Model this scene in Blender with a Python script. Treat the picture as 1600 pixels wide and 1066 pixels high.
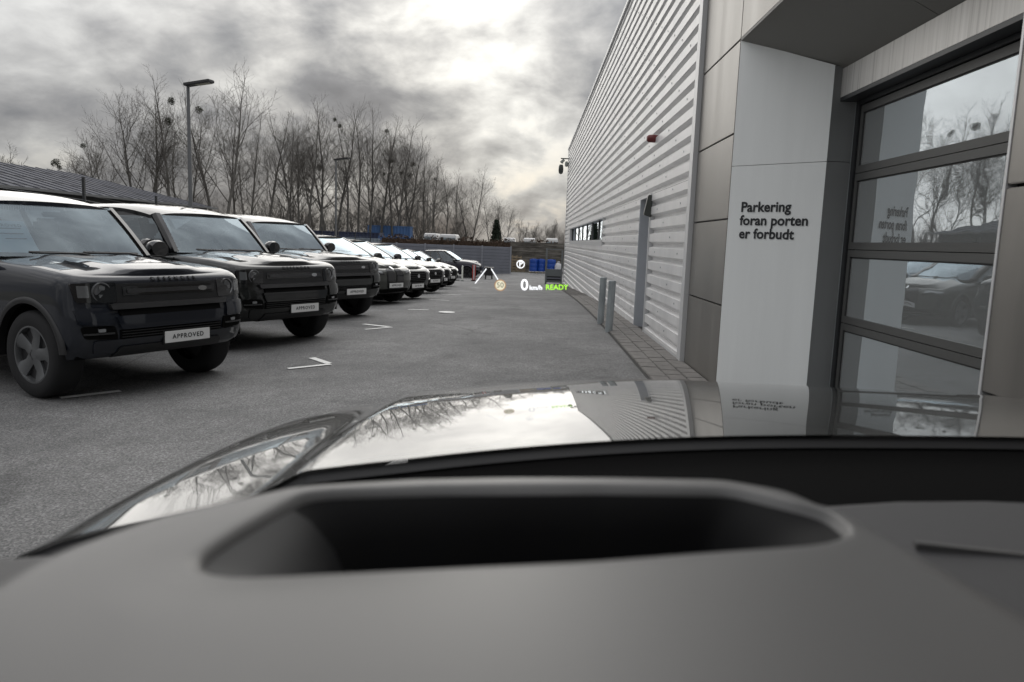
import bpy, bmesh, math, random
import numpy as np
from mathutils import Vector, Matrix
random.seed(7); rng = np.random.default_rng(7)
R = math.radians
scn = bpy.context.scene
for o in list(bpy.data.objects): bpy.data.objects.remove(o)

# ------------------------------------------------------------------ camera
W0, H0, F = 1600., 1066., 1155.
EYE = 1.45
def unit(v): v = np.array(v, float); return v/np.linalg.norm(v)
_Y = unit([30, -155, F]); _u = np.array([math.sin(R(2.2)), -math.cos(R(2.2)), 0])
_U = unit(_u-_Y*(_u@_Y)); _X = unit(np.cross(_Y, _U))
RW = np.stack([_X, _Y, _U]); CAM = np.array([0, 0, EYE])
cd = bpy.data.cameras.new('camera'); cam = bpy.data.objects.new('camera', cd)
scn.collection.objects.link(cam); scn.camera = cam
cd.sensor_width = 36; cd.lens = 36*F/W0; cd.clip_start = .01; cd.clip_end = 3000
_m = RW @ np.diag([1, -1, -1])
M = Matrix([[*_m[0], 0], [*_m[1], 0], [*_m[2], EYE], [0, 0, 0, 1]]); cam.matrix_world = M
cd.dof.use_dof = True; cd.dof.focus_distance = 9.0; cd.dof.aperture_fstop = 5.0
scn.render.resolution_x = 1024; scn.render.resolution_y = 682
scn.view_settings.view_transform = 'Standard'; scn.view_settings.look = 'None'
scn.view_settings.exposure = 0.66; scn.view_settings.gamma = 1; scn.view_settings.use_curve_mapping = False

def gz(y, x=0):                              # the yard falls away towards the far end and a little to the left
    t = min(max((y-10.7)/40.8, 0), 1); u = min(max((-.6-x)/3.4, 0), 1)
    return -1.02*t*t*(3-2*t) - .13*u*u*(3-2*u)
def ray(px, py): return RW @ np.array([px-800, py-533, F])
def on(px, py, ax, val):
    d = ray(px, py); return CAM + d*(val-CAM[ax])/d[ax]
def G(px, py, dz=0):                         # pixel -> point on the ground
    z = 0
    for _ in range(40): p = on(px, py, 2, z+dz); z = gz(p[1], p[0])
    return p
def atY(px, py, y): return on(px, py, 1, y)

# ------------------------------------------------------------------ world and sun
SUN_AZ, SUN_EL = R(-9), R(17)               # azimuth measured from +Y towards +X
wd = bpy.data.worlds.new('World'); scn.world = wd; wd.use_nodes = True
nt = wd.node_tree; nt.nodes.clear()
def N(nt, t, **kw):
    n = nt.nodes.new(t)
    for k, v in kw.items(): setattr(n, k, v)
    return n
def math_n(nt, op, a, b=None, c=None, clamp=False):
    n = N(nt, 'ShaderNodeMath', operation=op, use_clamp=clamp)
    for i, v in enumerate((a, b, c)):
        if v is None: continue
        if isinstance(v, (int, float)): n.inputs[i].default_value = v
        else: nt.links.new(v, n.inputs[i])
    return n.outputs[0]
def ramp(nt, fac, stops, interp='LINEAR'):
    n = N(nt, 'ShaderNodeValToRGB'); n.color_ramp.interpolation = interp
    e = n.color_ramp.elements
    while len(e) < len(stops): e.new(.5)
    for i, (p, c) in enumerate(stops):
        e[i].position = p; e[i].color = (*(c if hasattr(c, '__len__') else (c, c, c)), 1)
    nt.links.new(fac, n.inputs[0]); return n.outputs[0]
def mixc(nt, fac, a, b, blend='MIX'):
    n = N(nt, 'ShaderNodeMix', data_type='RGBA', blend_type=blend)
    for i, v in ((0, fac), (6, a), (7, b)):
        if isinstance(v, (int, float)): n.inputs[i].default_value = v
        elif isinstance(v, tuple): n.inputs[i].default_value = (*v, 1) if len(v) == 3 else v
        else: nt.links.new(v, n.inputs[i])
    return n.outputs[2]
tc = N(nt, 'ShaderNodeTexCoord')
sky = N(nt, 'ShaderNodeTexSky', sky_type='NISHITA'); sky.sun_disc = False
sky.sun_elevation = SUN_EL; sky.sun_rotation = SUN_AZ
sep = N(nt, 'ShaderNodeSeparateXYZ'); nt.links.new(tc.outputs['Generated'], sep.inputs[0])
zz = math_n(nt, 'MAXIMUM', sep.outputs[2], 0.0)
den = math_n(nt, 'ADD', zz, .42)
cmb = N(nt, 'ShaderNodeCombineXYZ')
nt.links.new(math_n(nt, 'DIVIDE', sep.outputs[0], den), cmb.inputs[0])
nt.links.new(math_n(nt, 'DIVIDE', sep.outputs[1], den), cmb.inputs[1])
def wnoise(scale, detail, rough, loc, sc=(1, 1, 1), dist=0.):
    mp = N(nt, 'ShaderNodeMapping'); mp.inputs['Location'].default_value = loc; mp.inputs['Scale'].default_value = sc
    nt.links.new(cmb.outputs[0], mp.inputs[0])
    n = N(nt, 'ShaderNodeTexNoise'); n.inputs['Scale'].default_value = scale; n.inputs['Detail'].default_value = detail
    n.inputs['Roughness'].default_value = rough; n.inputs['Distortion'].default_value = dist
    nt.links.new(mp.outputs[0], n.inputs['Vector']); return n.outputs[0]
SKY_A, SKY_B = (40.2, 2.6, 0), (3.9, 22.7, 0)
n1 = wnoise(1.7, 6, .5, SKY_A, (1.0, 1.0, 1), .2)
n2 = wnoise(6.5, 7, .56, SKY_B, (1.0, 1.0, 1), .2)
thick = math_n(nt, 'ADD', math_n(nt, 'MULTIPLY', n1, .66), math_n(nt, 'MULTIPLY', n2, .34))
base = ramp(nt, thick, [(.37, (4.0, 4.0, 3.95)), (.44, (3.0, 3.0, 3.0)), (.49, (2.3, 2.3, 2.34)), (.55, (1.72, 1.75, 1.83)), (.64, (1.15, 1.18, 1.27))])
sdir = (math.sin(SUN_AZ)*math.cos(SUN_EL), math.cos(SUN_AZ)*math.cos(SUN_EL), math.sin(SUN_EL))
dp = N(nt, 'ShaderNodeVectorMath', operation='DOT_PRODUCT'); nt.links.new(tc.outputs['Generated'], dp.inputs[0]); dp.inputs[1].default_value = sdir
ang = math_n(nt, 'MAXIMUM', dp.outputs['Value'], 0.0)
thin = ramp(nt, thick, [(.40, 1.0), (.5, .42), (.58, .06)])
g1 = math_n(nt, 'MULTIPLY', math_n(nt, 'POWER', ang, 30.0), 4.2)
glow = math_n(nt, 'MULTIPLY', g1, thin)
gcol = N(nt, 'ShaderNodeVectorMath', operation='SCALE'); gcol.inputs[0].default_value = (1.0, .97, .85); nt.links.new(glow, gcol.inputs[3])
zen = math_n(nt, 'ADD', math_n(nt, 'MULTIPLY', zz, 2.9), .54)     # an overcast sky is about three times brighter overhead than at the horizon
zsc = N(nt, 'ShaderNodeVectorMath', operation='SCALE'); nt.links.new(base, zsc.inputs[0]); nt.links.new(zen, zsc.inputs[3])
cl = mixc(nt, 1.0, zsc.outputs[0], gcol.outputs[0], 'ADD')
cover = ramp(nt, thick, [(.30, .93), (.42, .992)])
skyc = mixc(nt, cover, sky.outputs[0], cl)
bg = N(nt, 'ShaderNodeBackground'); bg.inputs[1].default_value = .1
nt.links.new(skyc, bg.inputs[0]); wo = N(nt, 'ShaderNodeOutputWorld'); nt.links.new(bg.outputs[0], wo.inputs[0])
sl = bpy.data.lights.new('sun', 'SUN'); sl.energy = .9; sl.angle = R(70); sl.color = (1, .97, .92)
so = bpy.data.objects.new('sun', sl); scn.collection.objects.link(so)
so.rotation_euler = Vector(sdir).to_track_quat('Z', 'Y').to_euler(); so.location = (-20, 30, 30)

# ------------------------------------------------------------------ materials
MATS = {}
def principled(name, col, rough=.5, metal=0., coat=0., noise=None, bump=None, spec=.5, emit=None, alpha=None):
    m = bpy.data.materials.new(name); m.use_nodes = True; t = m.node_tree
    b = t.nodes['Principled BSDF']; MATS[name] = m
    b.inputs['Base Color'].default_value = (*col, 1); b.inputs['Roughness'].default_value = rough
    b.inputs['Metallic'].default_value = metal; b.inputs['Coat Weight'].default_value = coat
    b.inputs['Coat Roughness'].default_value = .03; b.inputs['Specular IOR Level'].default_value = spec
    if noise or bump:
        g = N(t, 'ShaderNodeNewGeometry')
    if noise:                                # (scale, amount, stretch)
        sc, am, st = noise
        mp = N(t, 'ShaderNodeMapping'); mp.inputs['Scale'].default_value = st; t.links.new(g.outputs['Position'], mp.inputs[0])
        n = N(t, 'ShaderNodeTexNoise'); n.inputs['Scale'].default_value = sc; n.inputs['Detail'].default_value = 6; n.inputs['Roughness'].default_value = .6
        t.links.new(mp.outputs[0], n.inputs['Vector'])
        lo = tuple(c*(1-am) for c in col); hi = tuple(min(1, c*(1+am)) for c in col)
        t.links.new(ramp(t, n.outputs[0], [(.3, lo), (.7, hi)]), b.inputs['Base Color'])
        r2 = ramp(t, n.outputs[0], [(.3, max(0, rough-.06)), (.7, min(1, rough+.06))]); t.links.new(r2, b.inputs['Roughness'])
    if bump:                                 # (scale, strength, distance)
        n = N(t, 'ShaderNodeTexNoise'); n.inputs['Scale'].default_value = bump[0]; n.inputs['Detail'].default_value = 3
        t.links.new(g.outputs['Position'], n.inputs['Vector'])
        bp = N(t, 'ShaderNodeBump'); bp.inputs['Strength'].default_value = bump[1]; bp.inputs['Distance'].default_value = bump[2]
        t.links.new(n.outputs[0], bp.inputs['Height']); t.links.new(bp.outputs[0], b.inputs['Normal'])
    if emit: b.inputs['Emission Color'].default_value = (*emit[0], 1); b.inputs['Emission Strength'].default_value = emit[1]
    return m
def glass_mat(name, tint, refl=1.0, ior=1.5, rough=0.0, haze=0.0, rcol=(.86, .94, 1)):
    m = bpy.data.materials.new(name); m.use_nodes = True; t = m.node_tree; t.nodes.clear(); MATS[name] = m
    tr = N(t, 'ShaderNodeBsdfTransparent'); tr.inputs[0].default_value = (*tint, 1)
    gl = N(t, 'ShaderNodeBsdfGlossy'); gl.inputs['Roughness'].default_value = rough; gl.inputs[0].default_value = (*rcol, 1)
    fr = N(t, 'ShaderNodeFresnel'); fr.inputs[0].default_value = ior
    f2 = math_n(t, 'MULTIPLY', fr.outputs[0], refl, clamp=True)
    mx = N(t, 'ShaderNodeMixShader'); t.links.new(f2, mx.inputs[0]); t.links.new(tr.outputs[0], mx.inputs[1]); t.links.new(gl.outputs[0], mx.inputs[2])
    o = N(t, 'ShaderNodeOutputMaterial'); last = mx.outputs[0]
    if haze:  # pale diffuse haze mixed into the glass colour
        df = N(t, 'ShaderNodeBsdfDiffuse'); df.inputs[0].default_value = (.5, .51, .5, 1); m2 = N(t, 'ShaderNodeMixShader'); m2.inputs[0].default_value = haze
        t.links.new(last, m2.inputs[1]); t.links.new(df.outputs[0], m2.inputs[2]); last = m2.outputs[0]
    t.links.new(last, o.inputs[0]); return m
def asphalt():
    m = principled('asphalt', (.12, .12, .12), .85); t = m.node_tree; b = t.nodes['Principled BSDF']
    g = N(t, 'ShaderNodeNewGeometry')
    def nz(s, d=3, st=(1, 1, 1)):
        mp = N(t, 'ShaderNodeMapping'); mp.inputs['Scale'].default_value = st; t.links.new(g.outputs['Position'], mp.inputs[0])
        n = N(t, 'ShaderNodeTexNoise'); n.inputs['Scale'].default_value = s; n.inputs['Detail'].default_value = d; n.inputs['Roughness'].default_value = .6
        t.links.new(mp.outputs[0], n.inputs['Vector']); return n.outputs[0]
    v = N(t, 'ShaderNodeTexVoronoi'); v.inputs['Scale'].default_value = 105; t.links.new(g.outputs['Position'], v.inputs['Vector'])
    stone = ramp(t, v.outputs['Color'], [(0.05, .085), (.5, .155), (.95, .30)])
    big = ramp(t, nz(.55, 5), [(.33, (.70, .70, .70)), (.68, (1.2, 1.19, 1.18))])
    mid = ramp(t, nz(4, 5), [(.3, .86), (.7, 1.12)])
    c = mixc(t, 1, stone, big, 'MULTIPLY'); c = mixc(t, 1, c, mid, 'MULTIPLY')
    st = ramp(t, nz(1.6, 6, (1, .25, 1)), [(.58, 1.0), (.68, .74)])
    oil = ramp(t, nz(.9, 2), [(.66, 1.0), (.74, .7)]); c = mixc(t, 1, c, oil, 'MULTIPLY')
    wv = N(t, 'ShaderNodeTexVoronoi', feature='DISTANCE_TO_EDGE'); wv.inputs['Scale'].default_value = .35; mpw = N(t, 'ShaderNodeMapping'); t.links.new(g.outputs['Position'], mpw.inputs[0]); t.links.new(mpw.outputs[0], wv.inputs['Vector'])
    ck = mixc(t, ramp(t, nz(.3, 2), [(.52, 0.), (.6, 1.)]), (1., 1., 1.), ramp(t, wv.outputs['Distance'], [(.0, .5), (.006, 1.)])); c = mixc(t, 1, c, ck, 'MULTIPLY')
    c = mixc(t, 1, c, st, 'MULTIPLY')
    t.links.new(c, b.inputs['Base Color'])
    bp = N(t, 'ShaderNodeBump'); bp.inputs['Strength'].default_value = .5; bp.inputs['Distance'].default_value = .006
    t.links.new(v.outputs['Distance'], bp.inputs['Height']); t.links.new(bp.outputs[0], b.inputs['Normal'])
    return m
asphalt()
principled('terrain', (.09, .085, .06), .95, noise=(.4, .4, (1, 1, 1)))
principled('siding', (.74, .735, .73), .34, noise=(1.6, .12, (1, 1.3, .22)), bump=(1.1, .25, .008))
principled('trim', (.60, .605, .61), .4, metal=.2)
principled('facade_metal', (.235, .224, .208), .38, metal=.6, noise=(1.1, .14, (1, 2.5, .35)), bump=(1.6, .35, .012))
principled('portal_white', (.86, .88, .87), .5, noise=(2.2, .03, (3, 3, .22)), bump=(1.3, .2, .008))
principled('portal_grey', (.20, .205, .205), .45, noise=(1.5, .08, (1, 1, .3)))
principled('soffit', (.20, .195, .18), .55, noise=(1., .07, (1, 1, 1)))
def lintel():
    m = principled('lintel', (.55, .54, .52), .4, metal=.3); t = m.node_tree; b = t.nodes['Principled BSDF']
    g = N(t, 'ShaderNodeNewGeometry'); mp = N(t, 'ShaderNodeMapping'); mp.inputs['Scale'].default_value = (1, 14, .25); t.links.new(g.outputs['Position'], mp.inputs[0])
    n = N(t, 'ShaderNodeTexNoise'); n.inputs['Scale'].default_value = 2.2; n.inputs['Detail'].default_value = 6; t.links.new(mp.outputs[0], n.inputs['Vector'])
    t.links.new(ramp(t, n.outputs[0], [(.30, (.36, .35, .34)), (.42, (.55, .54, .52)), (.7, (.63, .62, .60))]), b.inputs['Base Color'])
lintel()
principled('door_frame', (.035, .037, .04), .4, metal=.3)
principled('door_rail', (.085, .086, .083), .5, metal=.2)
principled('seal_black', (.012, .012, .013), .6)
principled('lettering', (.02, .022, .025), .6)
glass_mat('door_glass', (.6, .64, .63), 4.2, 1.55, 0.015, .30)
glass_mat('window_glass', (.25, .27, .28), 5.0, 1.6)
_t = MATS['door_glass'].node_tree; _g = N(_t, 'ShaderNodeNewGeometry'); _n = N(_t, 'ShaderNodeTexNoise'); _n.inputs['Scale'].default_value = 3.2; _n.inputs['Detail'].default_value = 1
_t.links.new(_g.outputs['Position'], _n.inputs['Vector']); _b = N(_t, 'ShaderNodeBump'); _b.inputs['Strength'].default_value = .25; _b.inputs['Distance'].default_value = .004
_t.links.new(_n.outputs[0], _b.inputs['Height']); _t.links.new(_b.outputs[0], [n for n in _t.nodes if n.type == 'BSDF_GLOSSY'][0].inputs['Normal'])
principled('inside_wall', (.42, .43, .42), .8)
principled('jamb_grey', (.42, .44, .47), .4, noise=(2, .04, (1, 1, 1)))
principled('galvanised', (.33, .36, .37), .45, metal=.35, noise=(9, .22, (1, 1, .35)))
principled('paver', (.19, .18, .17), .9, noise=(7, .22, (1, 1, 1)), bump=(90, .4, .004))
principled('joint_sand', (.05, .048, .045), .95)
def road_paint():
    m = principled('road_paint', (.62, .62, .6), .7); t = m.node_tree; b = t.nodes['Principled BSDF']
    g = N(t, 'ShaderNodeNewGeometry'); n = N(t, 'ShaderNodeTexNoise'); n.inputs['Scale'].default_value = 55; n.inputs['Detail'].default_value = 5
    t.links.new(g.outputs['Position'], n.inputs['Vector'])
    t.links.new(ramp(t, n.outputs[0], [(.30, (.3, .3, .3)), (.40, (.78, .78, .76))]), b.inputs['Base Color'])
road_paint()
principled('red_plastic', (.16, .03, .03), .35)
principled('cctv_dark', (.05, .055, .05), .4)
principled('cctv_grey', (.32, .34, .32), .4)
def leafless(name, col): return principled(name, col, .9, noise=(3, .35, (1, 1, .4)))
leafless('bark', (.125, .118, .108)); leafless('twig', (.12, .11, .10)); leafless('mistletoe', (.035, .04, .02))
principled('conifer', (.02, .03, .018), .9, noise=(4, .5, (1, 1, 1)))
principled('hedge_brown', (.075, .05, .035), .95, noise=(5, .5, (1, 1, 1)))
principled('roof_sheet', (.085, .088, .105), .8, noise=(.8, .15, (1, 1, 1)))
principled('wall_dark', (.06, .06, .062), .8, noise=(1.5, .2, (1, 1, 1)))
principled('fence_dark', (.02, .022, .024), .5)
principled('fence_wire', (.22, .23, .24), .5, metal=.4)
principled('lamp_post', (.16, .165, .17), .5, metal=.4)
principled('lamp_head', (.035, .035, .037), .5)
principled('sheet_fence', (.17, .18, .21), .5, noise=(1.2, .1, (1, 1, 1)))
principled('fence_post', (.25, .26, .29), .5)
def boardwall():
    m = principled('weathered_wall', (.12, .11, .1), .9); t = m.node_tree; b = t.nodes['Principled BSDF']
    g = N(t, 'ShaderNodeNewGeometry'); mp = N(t, 'ShaderNodeMapping'); mp.inputs['Scale'].default_value = (.55, .55, 4.5); t.links.new(g.outputs['Position'], mp.inputs[0])
    n = N(t, 'ShaderNodeTexNoise'); n.inputs['Scale'].default_value = 1.6; n.inputs['Detail'].default_value = 6; n.inputs['Roughness'].default_value = .65; t.links.new(mp.outputs[0], n.inputs['Vector'])
    t.links.new(ramp(t, n.outputs[0], [(.32, (.04, .035, .03)), (.5, (.115, .105, .09)), (.7, (.24, .225, .2))]), b.inputs['Base Color'])
boardwall()
principled('blue_plastic', (.01, .06, .32), .4); principled('wood_pale', (.24, .19, .13), .85, noise=(6, .3, (1, 1, 1)))
principled('container_blue', (.07, .15, .33), .6, noise=(1, .2, (1, 1, .2))); principled('container_navy', (.03, .04, .085), .55, noise=(1, .2, (1, 1, .2)))
principled('container_grey', (.26, .31, .37), .6, noise=(1, .15, (1, 1, .2))); principled('rust', (.15, .06, .035), .8, noise=(3, .4, (1, 1, 1)))
principled('van_white', (.5, .5, .5), .4, coat=.3); principled('post_red', (.42, .05, .04), .5); principled('post_white', (.65, .66, .6), .5)
principled('grey_steel', (.17, .185, .19), .5, metal=.3); principled('sack_white', (.5, .5, .52), .7)
def paint(name, col, metal=.5):
    m = principled(name, col, .35, metal=0., coat=1.0, spec=.08); m.node_tree.nodes['Principled BSDF'].inputs['Coat IOR'].default_value = 1.5; return m
paint('paint_slate', (.012, .0145, .021), .3); paint('paint_black', (.008, .009, .009), .3); paint('paint_black_green', (.012, .014, .014), .4)
paint('paint_olive', (.045, .047, .041), .4); paint('paint_graphite', (.03, .032, .031), .4); paint('paint_dark', (.02, .021, .021), .5); paint('paint_plum', (.018, .016, .026), .5)
principled('plastic_black', (.012, .012, .013), .45); principled('gloss_black', (.006, .006, .007), .12, coat=.5)
principled('rubber', (.010, .010, .011), .8, bump=(60, .3, .004)); principled('rim_grey', (.16, .165, .17), .35, metal=.7); principled('rim_black', (.02, .02, .021), .25, metal=.6)
principled('chrome', (.55, .56, .57), .2, metal=1.0); principled('lamp_lens', (.28, .29, .3), .1, coat=1.0, metal=.4); principled('grille_grey', (.07, .07, .072), .3, metal=.6)
principled('lamp_grey', (.13, .135, .14), .15, coat=1.0, metal=.3)
principled('cabin_dark', (.02, .02, .022), .8); principled('cabin_grey', (.06, .06, .065), .8)
principled('plate_white', (.74, .74, .73), .4); principled('paper_blue', (.38, .52, .6), .6); principled('paper_white', (.6, .63, .64), .6)
glass_mat('car_glass', (.62, .66, .68), 2.5, 1.52, 0., .04, (.78, .91, 1)); glass_mat('side_glass', (.5, .54, .55), 2.0, 1.52); glass_mat('privacy_glass', (.06, .065, .07), 2.0, 1.52)
principled('lens_glass', (.1, .1, .105), .05, coat=1.0)
# own car
principled('bonnet_paint', (.018, .019, .018), .4, metal=.0, coat=1.0, spec=.2)
MATS['bonnet_paint'].node_tree.nodes['Principled BSDF'].inputs['Coat Roughness'].default_value = .003
MATS['bonnet_paint'].node_tree.nodes['Principled BSDF'].inputs['Coat IOR'].default_value = 1.75
principled('dash_soft', (.092, .091, .09), .40, bump=(1400, .15, .0004)); principled('dash_dark', (.05, .05, .052), .6, bump=(900, .3, .0005)); principled('pure_black', (.004, .004, .004), .9, spec=.1)
def emit(name, col, s):
    m = bpy.data.materials.new(name); m.use_nodes = True; t = m.node_tree; t.nodes.clear(); MATS[name] = m
    e = N(t, 'ShaderNodeEmission'); e.inputs[0].default_value = (*col, 1); e.inputs[1].default_value = s
    o = N(t, 'ShaderNodeOutputMaterial'); t.links.new(e.outputs[0], o.inputs[0])
principled('recess_lit', (.011, .011, .012), .6)
principled('recess_shaded', (.004, .004, .0045), .7, spec=.2)  # same recess wall as above, its shade put into the colour
emit('hud_white', (.95, .97, 1), .95); emit('hud_green', (.42, .95, .06), .8); emit('hud_cream', (1, .95, .72), .55); emit('hud_amber', (.9, .55, .3), .35); emit('hud_dim', (.2, .2, .16), .25)

# ------------------------------------------------------------------ mesh helpers
COL = scn.collection
class MB:
    def __init__(s): s.v = []; s.f = []
    def add(s, v, f):
        o = len(s.v); s.v += [tuple(map(float, p)) for p in v]; s.f += [tuple(i+o for i in q) for q in f]; return s
    def box(s, a, b):
        x0, y0, z0 = a; x1, y1, z1 = b
        return s.add([(x0,y0,z0),(x1,y0,z0),(x1,y1,z0),(x0,y1,z0),(x0,y0,z1),(x1,y0,z1),(x1,y1,z1),(x0,y1,z1)],
                     [(0,3,2,1),(4,5,6,7),(0,1,5,4),(1,2,6,5),(2,3,7,6),(3,0,4,7)])
    def beam(s, p0, p1, w, d, up=(0, 0, 1)):
        p0, p1 = Vector(p0), Vector(p1); t = (p1-p0).normalized(); a = t.cross(Vector(up))
        if a.length < 1e-4: a = t.cross(Vector((1, 0, 0)))
        a.normalize(); b = a.cross(t); v = []
        for p in (p0, p1):
            for i, j in ((-1,-1),(1,-1),(1,1),(-1,1)): v.append(p+a*(w/2*i)+b*(d/2*j))
        return s.add(v, [(0,1,2,3),(7,6,5,4),(0,4,5,1),(1,5,6,2),(2,6,7,3),(3,7,4,0)])
    def tube(s, pts, rad, n=8, cap=True):
        pts = [Vector(p) for p in pts]; rad = rad if hasattr(rad, '__len__') else [rad]*len(pts); v = []; f = []
        a = None
        for i, p in enumerate(pts):
            t = (pts[min(i+1, len(pts)-1)]-pts[max(i-1, 0)]).normalized()
            if a is None: a = t.cross(Vector((0, 0, 1))); a = a if a.length > .05 else t.cross(Vector((1, 0, 0)))
            a = (a-t*a.dot(t)).normalized(); b = t.cross(a)
            for k in range(n):
                q = 2*math.pi*k/n; v.append(p+(a*math.cos(q)+b*math.sin(q))*rad[i])
        for i in range(len(pts)-1):
            for k in range(n): f.append((i*n+k, i*n+(k+1) % n, (i+1)*n+(k+1) % n, (i+1)*n+k))
        if cap: f += [tuple(range(n))[::-1], tuple((len(pts)-1)*n+k for k in range(n))]
        return s.add(v, f)
    def lathe(s, prof, n=32, axis='y', c=(0, 0, 0), close=False):   # prof: (radius, along)
        v = []; f = []
        for r, t in prof:
            for k in range(n):
                q = 2*math.pi*k/n; a, b = r*math.cos(q), r*math.sin(q)
                v.append({'y': (c[0]+a, c[1]+t, c[2]+b), 'z': (c[0]+a, c[1]+b, c[2]+t), 'x': (c[0]+t, c[1]+a, c[2]+b)}[axis])
        m = len(prof)
        for i in range(m if close else m-1):
            j = (i+1) % m
            for k in range(n): f.append((i*n+k, i*n+(k+1) % n, j*n+(k+1) % n, j*n+k))
        return s.add(v, f)
    def grid(s, rows):
        n = len(rows[0]); v = [p for r in rows for p in r]; f = []
        for i in range(len(rows)-1):
            for k in range(n-1): f.append((i*n+k, i*n+k+1, (i+1)*n+k+1, (i+1)*n+k))
        return s.add(v, f)
    def build(s, name, mat, parent=None, smooth=False, bevel=0):
        me = bpy.data.meshes.new(name); me.from_pydata(s.v, [], s.f); me.update()
        bm = bmesh.new(); bm.from_mesh(me)
        if bevel: bmesh.ops.bevel(bm, geom=bm.edges[:], offset=bevel, segments=2, affect='EDGES', clamp_overlap=True)
        bmesh.ops.recalc_face_normals(bm, faces=bm.faces); bm.to_mesh(me); bm.free()
        return link(name, me, mat, parent, smooth)
def link(name, me, mat, parent=None, smooth=False):
    if smooth:
        me.polygons.foreach_set('use_smooth', [True]*len(me.polygons))
        if smooth != 'all':
            try: me.set_sharp_from_angle(angle=R(smooth if smooth is not True else 38))
            except Exception: pass
    me.materials.clear(); me.materials.append(MATS[mat])
    o = bpy.data.objects.new(name, me); COL.objects.link(o); o.parent = parent; return o
def tag(o, label=None, cat=None, group=None, kind=None):
    if label: o['label'] = label
    if cat: o['category'] = cat
    if group: o['group'] = group
    if kind: o['kind'] = kind
    return o
def thing(name, label, cat, loc=(0, 0, 0), rz=0, group=None):
    o = bpy.data.objects.new(name, None); COL.objects.link(o); o.location = loc; o.rotation_euler = (0, 0, rz); o.empty_display_size = .2
    return tag(o, label, cat, group)
def copy_tree(o, parent=None):
    c = o.copy(); COL.objects.link(c); c.parent = parent
    for ch in o.children: copy_tree(ch, c)
    return c
def text_mesh(txt, size, bold=False, spacing=1.0, align='CENTER', shear=0, extrude=0.0, offset=0.0):
    cu = bpy.data.curves.new('lettering', 'FONT'); cu.body = txt; cu.size = size; cu.align_x = align; cu.align_y = 'CENTER'
    cu.space_character = spacing; cu.offset = offset; cu.shear = shear; cu.extrude = extrude; cu.resolution_u = 3
    o = bpy.data.objects.new('t', cu); COL.objects.link(o); bpy.context.view_layer.update()
    me = bpy.data.meshes.new_from_object(o.evaluated_get(bpy.context.evaluated_depsgraph_get()))
    bpy.data.objects.remove(o); return me
def text_on(name, txt, size, origin, ux, uz, mat, parent=None, **kw):
    me = text_mesh(txt, size, **kw); o_, ux, uz = Vector(origin), Vector(ux).normalized(), Vector(uz).normalized(); un = ux.cross(uz)
    for v in me.vertices: v.co = o_+ux*v.co.x+uz*v.co.y+un*v.co.z
    return link(name, me, mat, parent)

# ------------------------------------------------------------------ ground
YL = sorted(set([-60, -20, -8] + list(np.arange(-4, 60.1, 2)) + [70, 85, 110, 150, 220, 400, 900, 1800]))
GX = [-4.5, -4, -3.5, -3, -2.5, -2, -1.5, -1, -.5, 0, 1, 3.5]
def sheet(name, xs, ys, dz, mat):
    return MB().grid([[(x, y, gz(y, x)+dz) for x in xs] for y in ys]).build(name, mat, None, 'all')
tag(sheet('ground', [-1500, -400, -100, -40, -16, -6]+GX+[8, 16, 60, 400, 1500], YL, -.03, 'terrain'), kind='structure')
tag(sheet('asphalt_yard', [-19, -10, -6]+GX+[8, 14], [y for y in YL if -21 < y < 63], 0, 'asphalt'), kind='structure')

# paved strip along the wall
X0 = 2.008
strip = tag(sheet('paved_strip', [1.33, X0+.1], [y for y in YL if y <= 43 and y >= -8], .004, 'joint_sand'), kind='structure')
pv = MB().box((-.098, -.147, 0), (.098, .147, .026)); pm = None; k = 0
for r in range(3):
    y = 5.2 + (r % 2)*.15
    while y < 42:
        if k == 0:
            o = pv.build('paver', 'paver', strip, False, .006); pm = o.data
        else:
            o = bpy.data.objects.new('paver', pm); COL.objects.link(o); o.parent = strip
        o.location = (1.46+r*.205, y, gz(y)+.002+random.uniform(-.003, .003)); o.rotation_euler = (-math.atan((gz(y+.1)-gz(y-.1))/.2)*-1, random.uniform(-.006, .006), random.uniform(-.01, .01))
        y += .305 if y < 24 else .61
        if y >= 24: pass
        k += 1
        if k > 285: break
# painted bay marks
def mark(pa, pb, w=.09, name='parking_line', **kw):
    a, b = G(*pa)[:2], G(*pb)[:2]; d = (b-a)/np.linalg.norm(b-a); n = np.array([-d[1], d[0]])*w/2; rows = []
    for t in np.linspace(0, 1, 4):
        p = a+(b-a)*t; rows.append([(*(p+n), gz(*(p+n)[::-1])+.009), (*(p-n), gz(*(p-n)[::-1])+.009)])
    m = MB().grid(rows).build(name, 'road_paint'); tag(m, kind='structure'); return m
mark((94, 623), (188, 612)); mark((450, 577), (517, 570)); mark((487, 560), (514, 569), .085)
mark((570.5, 515.5), (612.5, 512)); mark((568, 507), (607, 511.4)); mark((637, 484), (669, 484.6)); mark((671, 469), (702, 470)); mark((690, 460.5), (720, 461.5)); mark((714, 455), (737, 455.5)); mark((734, 450), (750, 450.3)); mark((750, 441.5), (763, 441.7))
c = G(698, 488.5); mo = MB().add([(c[0]+.17*math.cos(q), c[1]+.17*math.sin(q), gz(c[1], c[0])+.012) for q in np.linspace(0, 6.283, 20)[:-1]], [tuple(range(19))]).build('white_dot', 'road_paint'); tag(mo, kind='structure')  # white oval spot on the asphalt, drawn in the line material

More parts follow.
